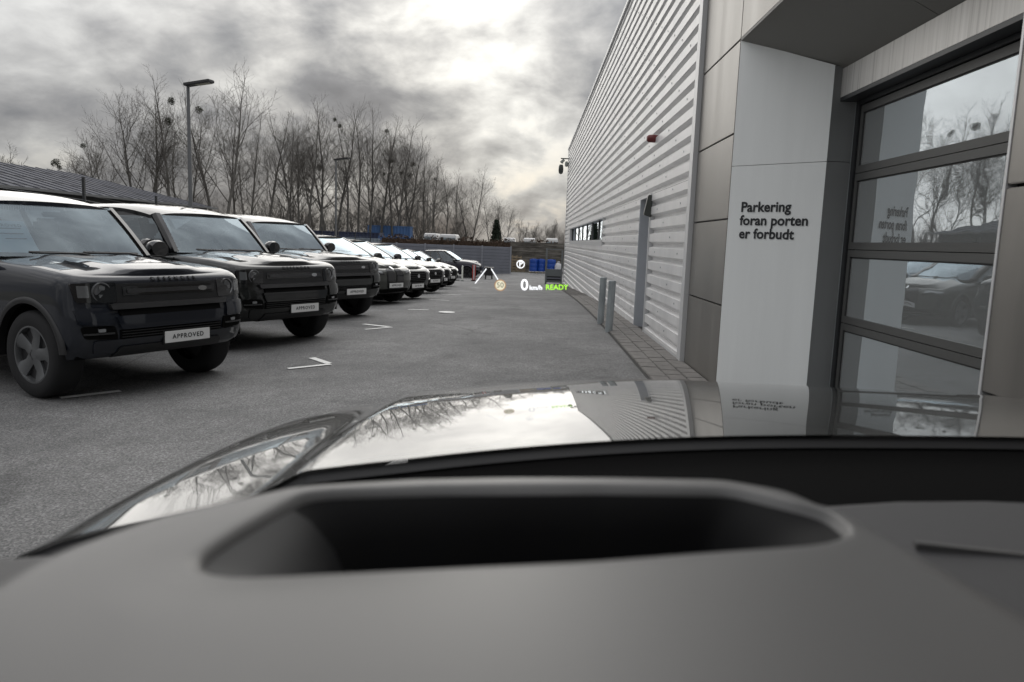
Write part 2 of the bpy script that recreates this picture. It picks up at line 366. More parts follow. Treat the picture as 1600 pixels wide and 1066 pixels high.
# ------------------------------------------------------------------ workshop building
YC, ZR, PITCH = 43.0, 6.66, .22
bld = thing('workshop_building', 'long metal clad workshop building with grey panels and a recessed glazed gate on the right', 'building', (X0, 20, 0))
BL = Vector((X0, 20, 0))
def bpart(mb, name, mat, parent=bld, smooth=False, bevel=0):
    o = mb.build(name, mat, None, smooth, bevel); o.parent = parent
    o.matrix_parent_inverse = Matrix.Translation(-BL); return o
def bsub(o, parent):
    o.parent = parent; o.matrix_parent_inverse = Matrix.Translation((0, 0, 0)); return o
def siding(y0, y1, z0, z1, cuts=1):
    pr = []; k0 = math.floor((z0+2)/PITCH)-1
    for k in range(k0, k0+50):
        zb = -2+k*PITCH
        for dz, dx in ((0, -.072), (.122, -.072), (.148, 0), (.186, 0)): pr.append((zb+dz, dx))
    out = []
    for (za, xa), (zb, xb) in zip(pr, pr[1:]):
        for t in (0, 1):
            pass
        if zb < z0 or za > z1: continue
        a, b = max(za, z0), min(zb, z1); f = lambda z: xa+(xb-xa)*(z-za)/(zb-za) if zb > za else xa
        if not out: out.append((a, f(a)))
        out.append((b, f(b)))
    ys = np.linspace(y0, y1, cuts+1)
    return bpart(MB().grid([[(X0+dx, y, z) for z, dx in out] for y in ys]), 'siding_sheet', 'siding')
DY0, DY1, DZ = 12.38, 13.45, 2.255; WY0, WY1, WZ0, WZ1 = 20.5, 37.6, 1.57, 2.165
siding(9.44, DY0-.05, .06, DZ+.03); siding(9.44, 20.5, DZ+.034, ZR); siding(20.5, 31.5, WZ1+.03, ZR); siding(31.5, YC, WZ1+.03, ZR)
siding(DY1+.05, 20.5, -1.2, DZ+.03); siding(20.504, WY1, -1.2, WZ0-.16); siding(WY1+.004, YC, -1.2, WZ1+.026)
bpart(MB().box((X0+.02, 9.3, -1.4), (X0+.05, 12.3, 6.6)).box((X0+.02, 12.36, DZ+.02), (X0+.05, YC-.1, 6.6)).box((X0+.02, 13.52, -1.4), (X0+.05, 20.5, DZ+.02)).box((X0+.02, 20.5, -1.4), (X0+.05, YC-.1, WZ0-.05)).box((X0+.02, 20.46, WZ1+.02), (X0+.05, YC-.1, DZ+.02)).box((X0+.02, WY1, WZ0-.05), (X0+.05, YC-.1, WZ1+.02)), 'wall_core', 'wall_dark')
sc = MB()
for kz in range(2, 40):
    zb = -2+kz*PITCH+.061
    if zb < .1 or zb > 6.5: continue
    for y in np.arange(9.9+(kz % 3)*.6, 30, 1.8):
        if DY0-.1 < y < DY1+.1 and zb < DZ or y > 20.3 and zb < 2.3: continue
        sc.box((X0-.078, y-.011, zb-.011), (X0-.0715, y+.011, zb+.011))
o = bpart(sc, 'screw_heads', 'galvanised'); o['kind'] = 'stuff'
# roof, far end wall, back
bpart(MB().box((X0-.12, 9.2, ZR), (X0+22, YC+.06, ZR+.09)), 'roof_edge', 'trim')
bpart(MB().box((X0+.06, YC-.12, -1.4), (X0+22, YC, ZR)).box((X0+22, -8, -1.4), (X0+22.1, YC, ZR)).box((X0+.06, -8, -.2), (X0+22, -7.9, ZR)), 'end_wall', 'siding')
bpart(MB().box((X0-.085, YC-.10, -1.3), (X0+.06, YC+.03, ZR-.002)), 'corner_trim', 'trim')
bpart(MB().box((X0-.085, 9.25, .02), (X0+.03, 9.43, ZR-.004)), 'corner_trim', 'trim')
bpart(MB().box((X0-.075, 9.435, -.02), (X0-.004, DY0-.06, .058)), 'base_flashing', 'trim')
bpart(MB().box((X0-.03, 9.3, -.15), (X0+.015, DY0-.05, -.001)), 'plinth', 'seal_black')
# service door
bpart(MB().box((X0-.085, DY0-.06, -.05), (X0+.30, DY0, DZ)), 'door_jamb', 'trim')
bpart(MB().box((X0-.085, DY1, -.14), (X0+.30, DY1+.06, DZ)), 'door_jamb', 'jamb_grey')
bpart(MB().box((X0-.085, DY0-.06, DZ+.001), (X0+.30, DY1+.06, DZ+.05)), 'door_head', 'trim')
sd = bpart(MB().box((X0+.24, DY0, -.1), (X0+.285, DY1, DZ)), 'service_door', 'jamb_grey', bevel=.004)
h = MB().tube([(X0+.2, DY0+.1, .98), (X0+.2, DY0+.24, .98)], .012).tube([(X0+.24, DY0+.1, .98), (X0+.2, DY0+.1, .98)], .01).build('door_handle', 'chrome', sd)
bpart(MB().add([(X0-.19, DY0-.09, DZ-.30), (X0-.06, DY0-.09, DZ-.34), (X0-.06, DY0-.09, DZ+.02), (X0-.13, DY0-.09, DZ+.02), (X0-.19, DY0-.01, DZ-.30), (X0-.06, DY0-.01, DZ-.34), (X0-.06, DY0-.01, DZ+.02), (X0-.13, DY0-.01, DZ+.02)],
      [(0,1,2,3),(7,6,5,4),(0,4,5,1),(1,5,6,2),(2,6,7,3),(3,7,4,0)]), 'door_lamp', 'cctv_dark', bevel=.01)
# strip window
wf = bpart(MB().box((X0-.08, WY0, WZ1), (X0+.12, WY1, WZ1+.04)).box((X0-.085, WY0, WZ0-.16), (X0-.001, WY1, WZ0-.06)).box((X0-.1, WY0-.02, WZ0-.06), (X0+.12, WY1+.02, WZ0))
     .box((X0-.078, WY0-.04, WZ0), (X0+.12, WY0, WZ1)).box((X0-.082, WY1, WZ0), (X0+.12, WY1+.9, WZ1)), 'window_frame', 'trim')
nW = 7; wl = (WY1-WY0)/nW
for i in range(nW):
    a = WY0+i*wl; p = MB().box((X0+.06, a+.05, WZ0+.02), (X0+.066, a+wl-.05, WZ1-.02)).build('window_pane', 'window_glass', wf)
    MB().box((X0+.03, a+wl-.06, WZ0), (X0+.09, a+wl+.06, WZ1)).build('mullion', 'door_rail', wf)
bpart(MB().box((X0+.5, WY0-.5, .6), (X0+.55, WY1+.5, 2.8)), 'room_wall', 'inside_wall')
# grey panels
ZJ = [-.2, .87, 1.75, 2.59, 3.49, 4.37, 5.24, 6.66]; g = .008
def panel(y0, y1, z0, z1):
    return bpart(MB().box((X0-.03, y0+g, z0+g), (X0+.002, y1-g, z1-g)), 'facade_panel', 'facade_metal', bevel=.004)
for a, b in zip(ZJ, ZJ[1:]): panel(7.632, 9.245, a, b)
for y0, y1 in ((3.222, 5.4), (5.4, 7.632)):
    for a, b in zip(ZJ[4:], ZJ[5:]): panel(y0, y1, a, b)
for y0, y1 in ((1.2, 3.222), (-.8, 1.2), (-2.8, -.8), (-4.8, -2.8), (-7.9, -4.8)):
    for a, b in zip(ZJ, ZJ[1:]): panel(y0, y1, a, b)
bpart(MB().box((X0+.012, -7.9, -.2), (X0+.03, 3.2, 6.62)).box((X0+.012, 3.2, 3.50), (X0+.03, 7.64, 6.62)).box((X0+.012, 7.645, -.2), (X0+.03, 9.25, 6.62)), 'panel_backing', 'seal_black')
# recessed portal: splayed jambs, sloping soffit, lintel
XI, YI, XL, XD = 2.663, 6.97, 2.733, 2.92
def zs(x): return 3.475-(x-X0)*(3.475-3.12)/(XI-X0)
A = (X0-.028, 7.628); B = (XI, YI)
jb = lambda z0, z1: MB().add([(A[0], A[1], z0), (B[0], B[1], z0), (B[0], B[1], z1(B[0])), (A[0], A[1], z1(A[0])), (A[0]+.05, A[1]+.04, z0), (B[0]+.03, B[1]+.03, z0), (B[0]+.03, B[1]+.03, z1(B[0])), (A[0]+.05, A[1]+.04, z1(A[0]))],
      [(0,1,2,3),(7,6,5,4),(0,4,5,1),(1,5,6,2),(2,6,7,3),(3,7,4,0)])
jamb = bpart(jb(-.1, lambda x: 2.268), 'portal_panel', 'portal_white'); bpart(jb(2.273, lambda x: zs(x)-.004), 'portal_panel', 'portal_white')
dv = (Vector((B[0], B[1], 0))-Vector((A[0], A[1], 0))).normalized(); nv = Vector((-dv.y, dv.x, 0)); nv = nv if nv.y < 0 else -nv
for line, z in (('Parkering', 1.862), ('foran porten', 1.732), ('er forbudt', 1.602)):
    o0 = Vector((A[0], A[1], z))+dv*.135+nv*.006
    text_on('sign_lettering', line, .135, o0, dv, (0, 0, 1), 'lettering', jamb, align='LEFT', offset=.0035)
bpart(MB().box((XI+.001, YI-.003, -.1), (XD-.03, YI+.06, 2.268)).box((XI+.001, YI-.003, 2.273), (XD-.03, YI+.06, 3.11)), 'portal_return', 'portal_grey')
for s in (0, 1):
    y0, y1 = ((3.225, 5.4-.006), (5.4+.006, 7.625))[s]
    bpart(MB().add([(X0-.028, y0, zs(X0)), (X0-.028, y1, zs(X0)), (XL+.02, y1, zs(XL)), (XL+.02, y0, zs(XL)), (X0-.028, y0, zs(X0)+.03), (X0-.028, y1, zs(X0)+.03), (XL+.02, y1, zs(XL)+.03), (XL+.02, y0, zs(XL)+.03)],
      [(0,1,2,3),(7,6,5,4),(0,4,5,1),(1,5,6,2),(2,6,7,3),(3,7,4,0)]), 'soffit_panel', 'soffit')
bpart(MB().box((XL, 3.6, 2.835), (XL+.05, YI-.004, 3.085)), 'lintel', 'lintel')
bpart(MB().box((XL+.002, 3.6, 2.80), (XD+.2, YI-.004, 2.834)), 'lintel_soffit', 'door_frame')
# near jamb of the portal
bpart(MB().add([(X0-.028, 3.226, -.1), (XI, 3.88, -.1), (XI, 3.88, 3.12), (X0-.028, 3.226, 3.47)], [(0,1,2,3)]).add([(XI, 3.88, -.1), (XD, 3.88, -.1), (XD, 3.88, 3.1), (XI, 3.88, 3.1)], [(0,1,2,3)]), 'portal_panel', 'portal_white')
bpart(MB().box((X0-.034, 3.205, -.1), (X0+.03, 3.221, 3.47)), 'corner_trim', 'trim')
# glazed sectional gate
gate = bpart(MB().box((XD-.05, YI-.10, -.05), (XD+.03, YI-.03, 2.80)).box((XD-.05, 3.9, -.05), (XD+.03, 3.96, 2.80)).box((XD-.05, 3.96, 2.76), (XD+.03, YI-.10, 2.80)), 'gate', 'door_frame', bevel=.004)
bpart(MB().box((XD-.046, YI-.03, -.05), (XD+.02, YI-.006, 2.799)), 'gate_guide', 'galvanised')
secs = [(-.03, .812), (.818, 1.478), (1.484, 2.155), (2.161, 2.75)]
for z0, z1 in secs:
    tb = .062; ya, yb = YI-.11, 3.97
    s_ = MB()
    s_.box((XD-.035, yb, z0), (XD+.01, ya, z0+tb)).box((XD-.035, yb, z1-tb), (XD+.01, ya, z1))
    s_.box((XD-.035, ya-.05, z0+tb), (XD+.01, ya, z1-tb)).box((XD-.035, yb, z0+tb), (XD+.01, yb+.05, z1-tb))
    fr = s_.build('gate_section', 'door_rail', gate)
    MB().box((XD-.02, yb+.05, z0+tb), (XD-.012, ya-.05, z1-tb)).build('gate_pane', 'door_glass', gate)
    MB().box((XD-.024, ya-.062, z0+tb), (XD-.0205, ya-.05, z1-tb)).box((XD-.024, yb+.05, z1-tb-.012), (XD-.0205, ya-.05, z1-tb)).build('gate_seal', 'seal_black', gate)
bpart(MB().box((XD+.3, 1.5, -.02), (XD+7, 9, 0.0)).box((XD+7, 1.5, 0), (XD+7.1, 9, 4)).box((XD+.2, 9, 0), (XD+7, 9.1, 4)).box((XD+.2, 1.4, 0), (XD+7, 1.5, 4)).box((XD+.2, 1.4, 4), (XD+7, 9.1, 4.1)), 'room_wall', 'inside_wall')
bpart(MB().box((XD+.04, YI-.02, -.1), (XD+.2, 9.1, 4)).box((XD+.04, 1.4, -.1), (XD+.2, 3.89, 4)).box((XD+.04, 3.89, 2.84), (XD+.2, YI-.02, 4)), 'room_front', 'inside_wall')
# siren, cctv
p = on(1027, 217, 0, X0-.04); e = thing('alarm_siren', 'small dark red alarm siren on the ribbed wall above the service door', 'siren', (X0-.04, p[1], p[2]))
MB().lathe([(.0, -.17), (.035, -.17), (.06, -.14), (.065, -.06), (.055, 0), (0, 0)], 16, 'x').build('horn', 'red_plastic', e, True)
MB().box((-.03, -.05, -.05), (.02, .05, .05)).build('bracket', 'red_plastic', e, False, .006)
e = thing('security_camera', 'dark security camera cluster on a bracket at the far top corner of the ribbed wall', 'camera', (X0-.06, YC-.1, 6.0))
MB().beam((0, 0, .18), (-.45, 0, .18), .06, .06).beam((-.33, 0, .2), (-.33, 0, -.1), .05, .05).build('bracket', 'cctv_dark', e)
MB().lathe([(0, .12), (.09, .12), (.13, .02), (.14, -.2), (.11, -.36), (0, -.42)], 14, 'z', (-.42, 0, -.28)).build('dome', 'cctv_dark', e, True)
MB().lathe([(0, .0), (.09, .03), (.1, .2), (.06, .3), (0, .31)], 12, 'z', (-.12, -.05, -.28)).build('floodlight', 'cctv_grey', e, True)
MB().beam((-.25, .0, .12), (-.45, .02, -.05), .14, .14).build('camera_body', 'cctv_grey', e, False, .02)
# bollards
for (px, py, lab, hh) in ((938, 507, 'galvanised steel bollard farther from the camera of the two by the ribbed wall', .86), (951, 520, 'galvanised steel bollard nearer to the camera of the two by the ribbed wall', .86)):
    q = G(px, py-1); e = thing('bollard', lab, 'bollard', (q[0], q[1], gz(q[1])), 0, 'bollards by the wall')
    t_ = R(1.2)
    MB().lathe([(.062, -.05), (.062, hh-.02)], 20, 'z').build('post', 'galvanised', e, True)
    MB().lathe([(.0635, hh-.03), (.0635, hh-.006), (.055, hh+.004), (0, hh+.006)], 20, 'z').build('cap', 'galvanised', e, True)
    MB().lathe([(.0665, .43), (.0665, .46)], 20, 'z').build('band', 'galvanised', e, True)
    e.rotation_euler = (0, t_, 0)

# ------------------------------------------------------------------ cars (x forward from the front axle, y left, z up)
class Car:
    def __init__(s, **p):
        s.__dict__.update(dict(W=.96, XF=.82, XB=-3.95, nf=5., nb=7., a=.42, b=-3.5, zb=.34, wb=3.02, wr=.40, ar=.47, ro=.09, rof=.07, step=.07), **p)
    def th(s, sv):                               # s -> nominal x of the section
        return s.P(sv, .7, 0, True)[0]
    def P(s, sv, z, off=0, raw=False):
        zt = 9 if raw else s.ztop(s._x(sv)); n = s.nf
        def roll(r):
            d = z-(zt-r); return r-math.sqrt(max(r*r-d*d, 0)) if d > 0 else 0
        w = s.W-s.side_in(z)-roll(s.ro)+off; xf = s.XF-s.front_in(z)-roll(s.rof)+off; a, b = s.a, s.b
        if sv <= 1:
            q = sv*math.pi/2; return (a+(xf-a)*max(math.cos(q), 0)**(2/n), w*math.sin(q)**(2/n), z)
        if sv <= 2: return (a+(b-a)*(sv-1), w, z)
        q = (sv-2)*math.pi/2; m = s.nb; xb = s.XB+s.front_in(z)*.5
        return (b+(xb-b)*math.sin(q)**(2/m), w*max(math.cos(q), 0)**(2/m), z)
    def _x(s, sv):
        if sv <= 1: return s.a+(s.XF-s.a)*max(math.cos(sv*math.pi/2), 0)**(2/s.nf)
        if sv <= 2: return s.a+(s.b-s.a)*(sv-1)
        return s.b+(s.XB-s.b)*math.sin((sv-2)*math.pi/2)**(2/s.nb)
    def slist(s):
        L = [2/math.pi*math.asin(f**(s.nf/2)) for f in (0, .12, .25, .4, .55, .7, .8, .87, .92, .955)]
        L += [2/math.pi*math.acos(g**(s.nf/2)) for g in (.82, .68, .5, .32, .15, 0)]
        n = int((s.a-s.b)/s.step); L += [1+(i+1)/n for i in range(n)]
        L += [2+2/math.pi*math.asin(f**(s.nb/2)) for f in (.3, .6, .8, .92)] + [2+2/math.pi*math.acos(f**(s.nb/2)) for f in (.93, .8, .5, 0)]
        L = sorted(L); return [v for i, v in enumerate(L) if i == 0 or v-L[i-1] > 1e-4]
    def shell(s):
        SL = s.slist(); V = list(np.linspace(0, .80, 13)) + [.84, .88, .91, .94, .96, .975, .988, 1.0]
        rows = []
        for sv in SL:
            zt = s.ztop(s._x(sv)); rows.append([list(s.P(sv, s.zb+(zt-s.zb)*v)) for v in V])
        A = s.ar; inside = {}
        for i, sv in enumerate(SL):
            if not (.55 < sv < 2.2): continue
            for k in range(len(V)):
                p = rows[i][k]
                for xw in (0, -s.wb):
                    dx, dz = p[0]-xw, p[2]-s.wr
                    if math.hypot(dx, dz) < A or (abs(dx) < A and dz < 0 and False): inside[(i, k)] = (xw, dx, dz)
        for k_, (xw, dx, dz) in inside.items():
            p = rows[k_[0]][k_[1]]; d = math.hypot(dx, dz) or 1e-6
            if dz < 0 and abs(dx) < A: p[0] = xw+math.copysign(math.sqrt(max(A*A-dz*dz, 0)), dx)
            else: p[0] = xw+dx*A/d; p[2] = s.wr+dz*A/d
        n = len(V); m = MB(); f = []
        for i in range(len(SL)-1):
            for k in range(n-1):
                q = [(i, k), (i, k+1), (i+1, k+1), (i+1, k)]
                if all(j in inside for j in q): continue
                f.append(tuple(a*n+b for a, b in q))
        v = [tuple(p) for r in rows for p in r]; m.add(v, f); m.add([(x, -y, z) for x, y, z in v], [q[::-1] for q in f])
        s.SL, s.rows = SL, rows
        return m
    def top(s, x0=-9, x1=9):                     # surface between the two shoulder lines
        R_ = []
        for i, sv in enumerate(s.SL):
            p = s.rows[i][-1]
            if not (x0 <= p[0] <= x1): continue
            row = []
            for u in np.linspace(-1, 1, 25):
                z = p[2]+s.bulge(p[0], u)*min(1, abs(p[1])/.5); row.append((p[0], p[1]*u, z))
            R_.append(row)
        return MB().grid(R_)
    def fx(s, y, z, off=0):
        w = s.W-s.side_in(z); xf = s.XF-s.front_in(z)
        zt = s.ztop(xf); d = z-(zt-s.rof)
        if d > 0: xf -= s.rof-math.sqrt(max(s.rof**2-d*d, 0))
        return s.a+(xf-s.a)*max(1-min(abs(y)/w, 1)**s.nf, 0)**(1/s.nf)+off
    def plate(s, name, poly, mat, parent, off=.01, thick=.03, cell=.07, smooth=30, bevel=0):
        bm = bmesh.new(); vs = [bm.verts.new((0, y, z)) for y, z in poly]; bm.faces.new(vs)
        ys = [p[0] for p in poly]; zs_ = [p[1] for p in poly]
        for ax, lo, hi in ((1, min(ys), max(ys)), (2, min(zs_), max(zs_))):
            for t in np.arange(lo+cell, hi-.01, cell):
                co = Vector((0, 0, 0)); co[ax] = t; no = Vector((0, 0, 0)); no[ax] = 1
                bmesh.ops.bisect_plane(bm, geom=bm.verts[:]+bm.edges[:]+bm.faces[:], plane_co=co, plane_no=no)
        for v in bm.verts: v.co.x = s.fx(v.co.y, v.co.z, off)
        ext = bmesh.ops.extrude_face_region(bm, geom=bm.faces[:])
        for v in [e for e in ext['geom'] if isinstance(e, bmesh.types.BMVert)]: v.co.x -= thick
        bmesh.ops.recalc_face_normals(bm, faces=bm.faces)
        me = bpy.data.meshes.new(name); bm.to_mesh(me); bm.free(); return link(name, me, mat, parent, smooth)
    def text(s, name, txt, size, yc, zc, mat, parent, off, **kw):
        me = text_mesh(txt, size, **kw)
        for v in me.vertices: y, z = yc+v.co.x, zc+v.co.y; v.co = (s.fx(yc, zc, off), y, z) if name == 'plate_lettering' else (s.fx(y, z, off), y, z)
        return link(name, me, mat, parent)
def rect(y0, y1, z0, z1, c=.0):
    if not c: return [(y0, z0), (y1, z0), (y1, z1), (y0, z1)]
    return [(y0+c, z0), (y1-c, z0), (y1, z0+c), (y1, z1-c), (y1-c, z1), (y0+c, z1), (y0, z1-c), (y0, z0+c)]
def mir(poly): return [(-y, z) for y, z in poly][::-1]
def ell(yc, zc, ry, rz, n=20): return [(yc+ry*math.cos(q), zc+rz*math.sin(q)) for q in np.linspace(0, 2*math.pi, n, endpoint=False)]
def rpoly(pts, r=.03, n=4):
    out = []; m = len(pts)
    for i in range(m):
        p0, p, p1 = (np.array(pts[(i+k) % m], float) for k in (-1, 0, 1))
        a = p+(p0-p)/np.linalg.norm(p0-p)*min(r, np.linalg.norm(p0-p)*.45); b = p+(p1-p)/np.linalg.norm(p1-p)*min(r, np.linalg.norm(p1-p)*.45)
        for t in np.linspace(0, 1, n): out.append(tuple((1-t)**2*a+2*t*(1-t)*p+t*t*b))
    return out
def make_wheel(parent, c, side, r, rr, rimmat, w=.25, spokes=5):
    hub = MB().lathe([(0, -w*.1), (rr*.95, -w*.1), (rr*.95, w*.3), (0, w*.3)], 28).build('wheel', 'plastic_black', parent); hub.location = c
    hub.rotation_euler = (0, random.uniform(0, 6), 0 if side > 0 else math.pi)
    MB().lathe([(rr*.94, -w/2), (rr*1.05, -w/2), (r*.9, -w/2-.008), (r*.975, -w*.42), (r, -w*.3), (r, w*.3), (r*.975, w*.42), (r*.9, w/2+.008), (rr*1.05, w/2), (rr*.94, w/2-.01)], 44).build('tyre', 'rubber', hub, 50)
    m = MB(); y0 = w/2-.015
    m.lathe([(rr*1.01, y0-.03), (rr*1.01, y0+.012), (rr*.95, y0+.012), (rr*.91, y0-.02), (rr*.91, -w*.2)], 44)
    m.lathe([(0, y0-.005), (rr*.17, y0-.005), (rr*.22, y0-.03), (rr*.22, y0-.1)], 20)
    for k in range(spokes):
        q = 2*math.pi*k/spokes; ca, sa = math.cos(q), math.sin(q); v = []
        for (rd, hw, yt) in ((rr*.15, .055*rr/.25, y0-.01), (rr*.55, .05*rr/.25, y0-.022), (rr*.94, .078*rr/.25, y0+.002)):
            for sgn, dy in ((-1, 0), (-.55, .008), (.55, .008), (1, 0), (1, -.045), (-1, -.045)):
                t = hw*sgn; v.append((rd*ca-t*sa, yt+dy, rd*sa+t*ca))
        m.add(v, [(i*6+k2, i*6+(k2+1) % 6, (i+1)*6+(k2+1) % 6, (i+1)*6+k2) for i in (0, 1) for k2 in range(6)])
    m.build('rim', rimmat, hub, 40)
def greenhouse(c, t, xc, zc, wc, xt, zt, wt, xr, xrt, zr, wr_, roofmat, pill, belt, wbelt, bow=.06, crown=.05, seats=True):
    """cowl (xc,zc,wc), screen top (xt,zt,wt), rear belt xr, rear roof xrt,zr,wr_"""
    n = 12
    rows = [[(xc+(xt-xc)*q-bow*u*u*(1-.4*q), u*(wc+(wt-wc)*q), zc+(zt-zc)*q+.02*math.sin(q*math.pi)) for u in np.linspace(-1, 1, 17)] for q in np.linspace(0, 1, n)]
    ws = MB().grid(rows).build('windscreen', 'car_glass', t, 'all')
    # roof: front edge sits on the screen top
    rr = []
    for q in np.linspace(0, 1, 22):
        x = xt+.02+(xrt-xt-.02)*q; z = zt+(zr-zt)*q+crown*(1-(1-min(q/.45, 1))**2)*(1-.35*max(0, q-.5)); w = wt+(wr_-wt)*q+.02
        row = []
        for u in np.linspace(-1, 1, 21):
            uu = abs(u); row.append((x-(bow*.6)*u*u*(1-q), u*w, z+.03*(1-uu**2)-.045*uu**8))
        rr.append(row)
    roof = MB().grid(rr); lo = [[(x, y*1.0, z-.05) for x, y, z in r] for r in rr]
    roof.grid([rr[0], lo[0]]).grid([rr[-1], lo[-1]]).grid([[r[0] for r in rr], [r[0] for r in lo]]).grid([[r[-1] for r in rr], [r[-1] for r in lo]])
    roof.build('roof', roofmat, t, 45)
    hd = MB().grid([lo[0], lo[6]]).grid([lo[6], lo[-1]]).build('headliner', 'cabin_grey', t)
    for s in (-1, 1):
        p0 = rows[0][0 if s < 0 else -1]; p1 = rows[-1][0 if s < 0 else -1]
        a = MB()
        pts0 = [Vector(r[0 if s < 0 else -1]) for r in rows]
        a.grid([[p+Vector((.03, -s*.045, .008)) for p in pts0], [p+Vector((.012, s*.012, .012)) for p in pts0], [p+Vector((-.055, s*.026, -.008)) for p in pts0], [p+Vector((-.11, s*.012, -.02)) for p in pts0]])
        a.build('windscreen_pillar', pill, t, 60)
        # side glass and pillars
        wbl = wbelt; yb, yt_ = s*wbl, s*(wt+.005)
        B0, B1 = (xc-.10, yb, belt), (xr, s*(wbl-.02), belt); T0, T1 = (p1[0]-.06, s*(wt+.01), zt-.03), (xrt, s*(wr_+.01), zr-.05)
        lerp = lambda P_, Q, k: tuple(a_+(b_-a_)*k for a_, b_ in zip(P_, Q))
        for k0, k1, gm in ((0, .36, 'side_glass'), (.36, .70, 'side_glass'), (.70, 1, 'privacy_glass')):
            MB().grid([[lerp(lerp(B0, B1, k), lerp(T0, T1, k), v) for k in np.linspace(k0, k1, 5)] for v in np.linspace(0, 1, 5)]).build('side_window', gm, t, 'all')
        for k, w in ((.36, .09), (.70, .09)):
            q0, q1 = lerp(B0, B1, k), lerp(T0, T1, k)
            MB().beam((q0[0], q0[1]+s*.002, q0[2]-.02), (q1[0], q1[1]+s*.002, q1[2]+.01), .022, w, (1, 0, 0)).build('door_pillar', 'gloss_black', t)
        q0, q1 = lerp(B0, B1, 1), lerp(T0, T1, 1)
        MB().beam((q0[0]+.06, q0[1], q0[2]-.02), (q1[0]+.05, q1[1], q1[2]+.02), .04, .24, (1, 0, 0)).build('rear_pillar', roofmat, t)
        MB().beam((B0[0], B0[1]+s*.012, belt), (B1[0], B1[1]+s*.012, belt), .014, .03).build('belt_trim', 'gloss_black', t)
        # mirror
        mx = xc-.28; mb = MB().lathe([(0, -.075), (.07, -.07), (.1, -.03), (.105, .03), (.09, .075), (0, .08)], 14, 'x', (mx, s*(wbl+.19), belt+.11))
        mb.v = [(x, s*(wbl+.19)+(y-s*(wbl+.19))*1.25, z) for x, y, z in mb.v]; mb.beam((mx-.02, s*(wbl-.02), belt+.02), (mx-.02, s*(wbl+.12), belt+.06), .07, .05)
        mi = mb.build('door_mirror', 'gloss_black', t, True)
    MB().grid([[(xr, -wbelt+.03, belt), (xr, wbelt-.03, belt)], [(xrt, -wr_, zr-.03), (xrt, wr_, zr-.03)]]).build('rear_window', 'side_glass', t)
    # scuttle, wipers, cabin
    MB().grid([[(x+.015, y, z-.03) for x, y, z in rows[0]], [(x+.10, y*1.0, z-.025) for x, y, z in rows[0]]]).build('scuttle', 'plastic_black', t)
    for y0, y1 in ((-.62*wc, .02), (.02, .72*wc)):
        k = lambda y: xc-bow*(y/wc)**2
        MB().tube([(k(y1)+.07, y1+.06, zc+.005), (k(y1)+.035, y1-.06, zc+.03), (k(y0)+.03, y0, zc+.035)], [.013, .012, .008], 5).tube([(k(y1)+.025, y1+.05, zc+.03), (k(y0)+.02, y0-.02, zc+.045)], .011, 4).build('wiper', 'plastic_black', t)
    MB().box((xr+.1, -wbelt+.06, belt-.55), (xc+.05, wbelt-.06, belt-.5)).build('cabin_floor', 'cabin_dark', t)
    MB().grid([[(xc-.02-bow*u*u, u*wc*.97, zc-.05), ] for u in (-1, -.5, 0, .5, 1)] and [[(xc-.02-bow*u*u, u*wc*.97, zc-.04) for u in np.linspace(-1, 1, 9)], [(xc-.45, u*wc*.97, zc-.02) for u in np.linspace(-1, 1, 9)], [(xc-.55, u*wc*.97, zc-.3) for u in np.linspace(-1, 1, 9)]]).build('dashboard', 'cabin_dark', t, 'all')
    if seats:
        for y in (-.38, .38):
            m = MB().add([], [])
            rows_ = []
            for z, hw, x in ((belt-.5, .24, xc-1.05), (belt-.1, .26, xc-1.15), (belt+.15, .22, xc-1.22), (belt+.2, .12, xc-1.24)):
                rows_.append([(x+.07, y-hw, z), (x+.1, y, z), (x+.07, y+hw, z), (x-.08, y+hw, z), (x-.08, y-hw, z), (x+.07, y-hw, z)])
            st_ = m.grid(rows_).build('seat', 'cabin_grey', t, 60)
            MB().box((xc-1.32, y-.13, belt+.24), (xc-1.2, y+.13, belt+.42)).build('headrest', 'cabin_grey', t, False, .04)
        q = np.linspace(0, 2*math.pi, 21)
        MB().tube([(xc-.58-.08*math.sin(a_), .38+.19*math.cos(a_), belt-.02+.17*math.sin(a_)) for a_ in q], .016, 6).beam((xc-.58, .2, belt-.02), (xc-.58, .56, belt-.02), .05, .02).build('steering_wheel', 'cabin_dark', t)
    MB().box((xt+.06, -.12, zt-.13), (xt+.10, .12, zt-.075)).build('rear_view_mirror', 'cabin_dark', t, False, .015)
    return ws
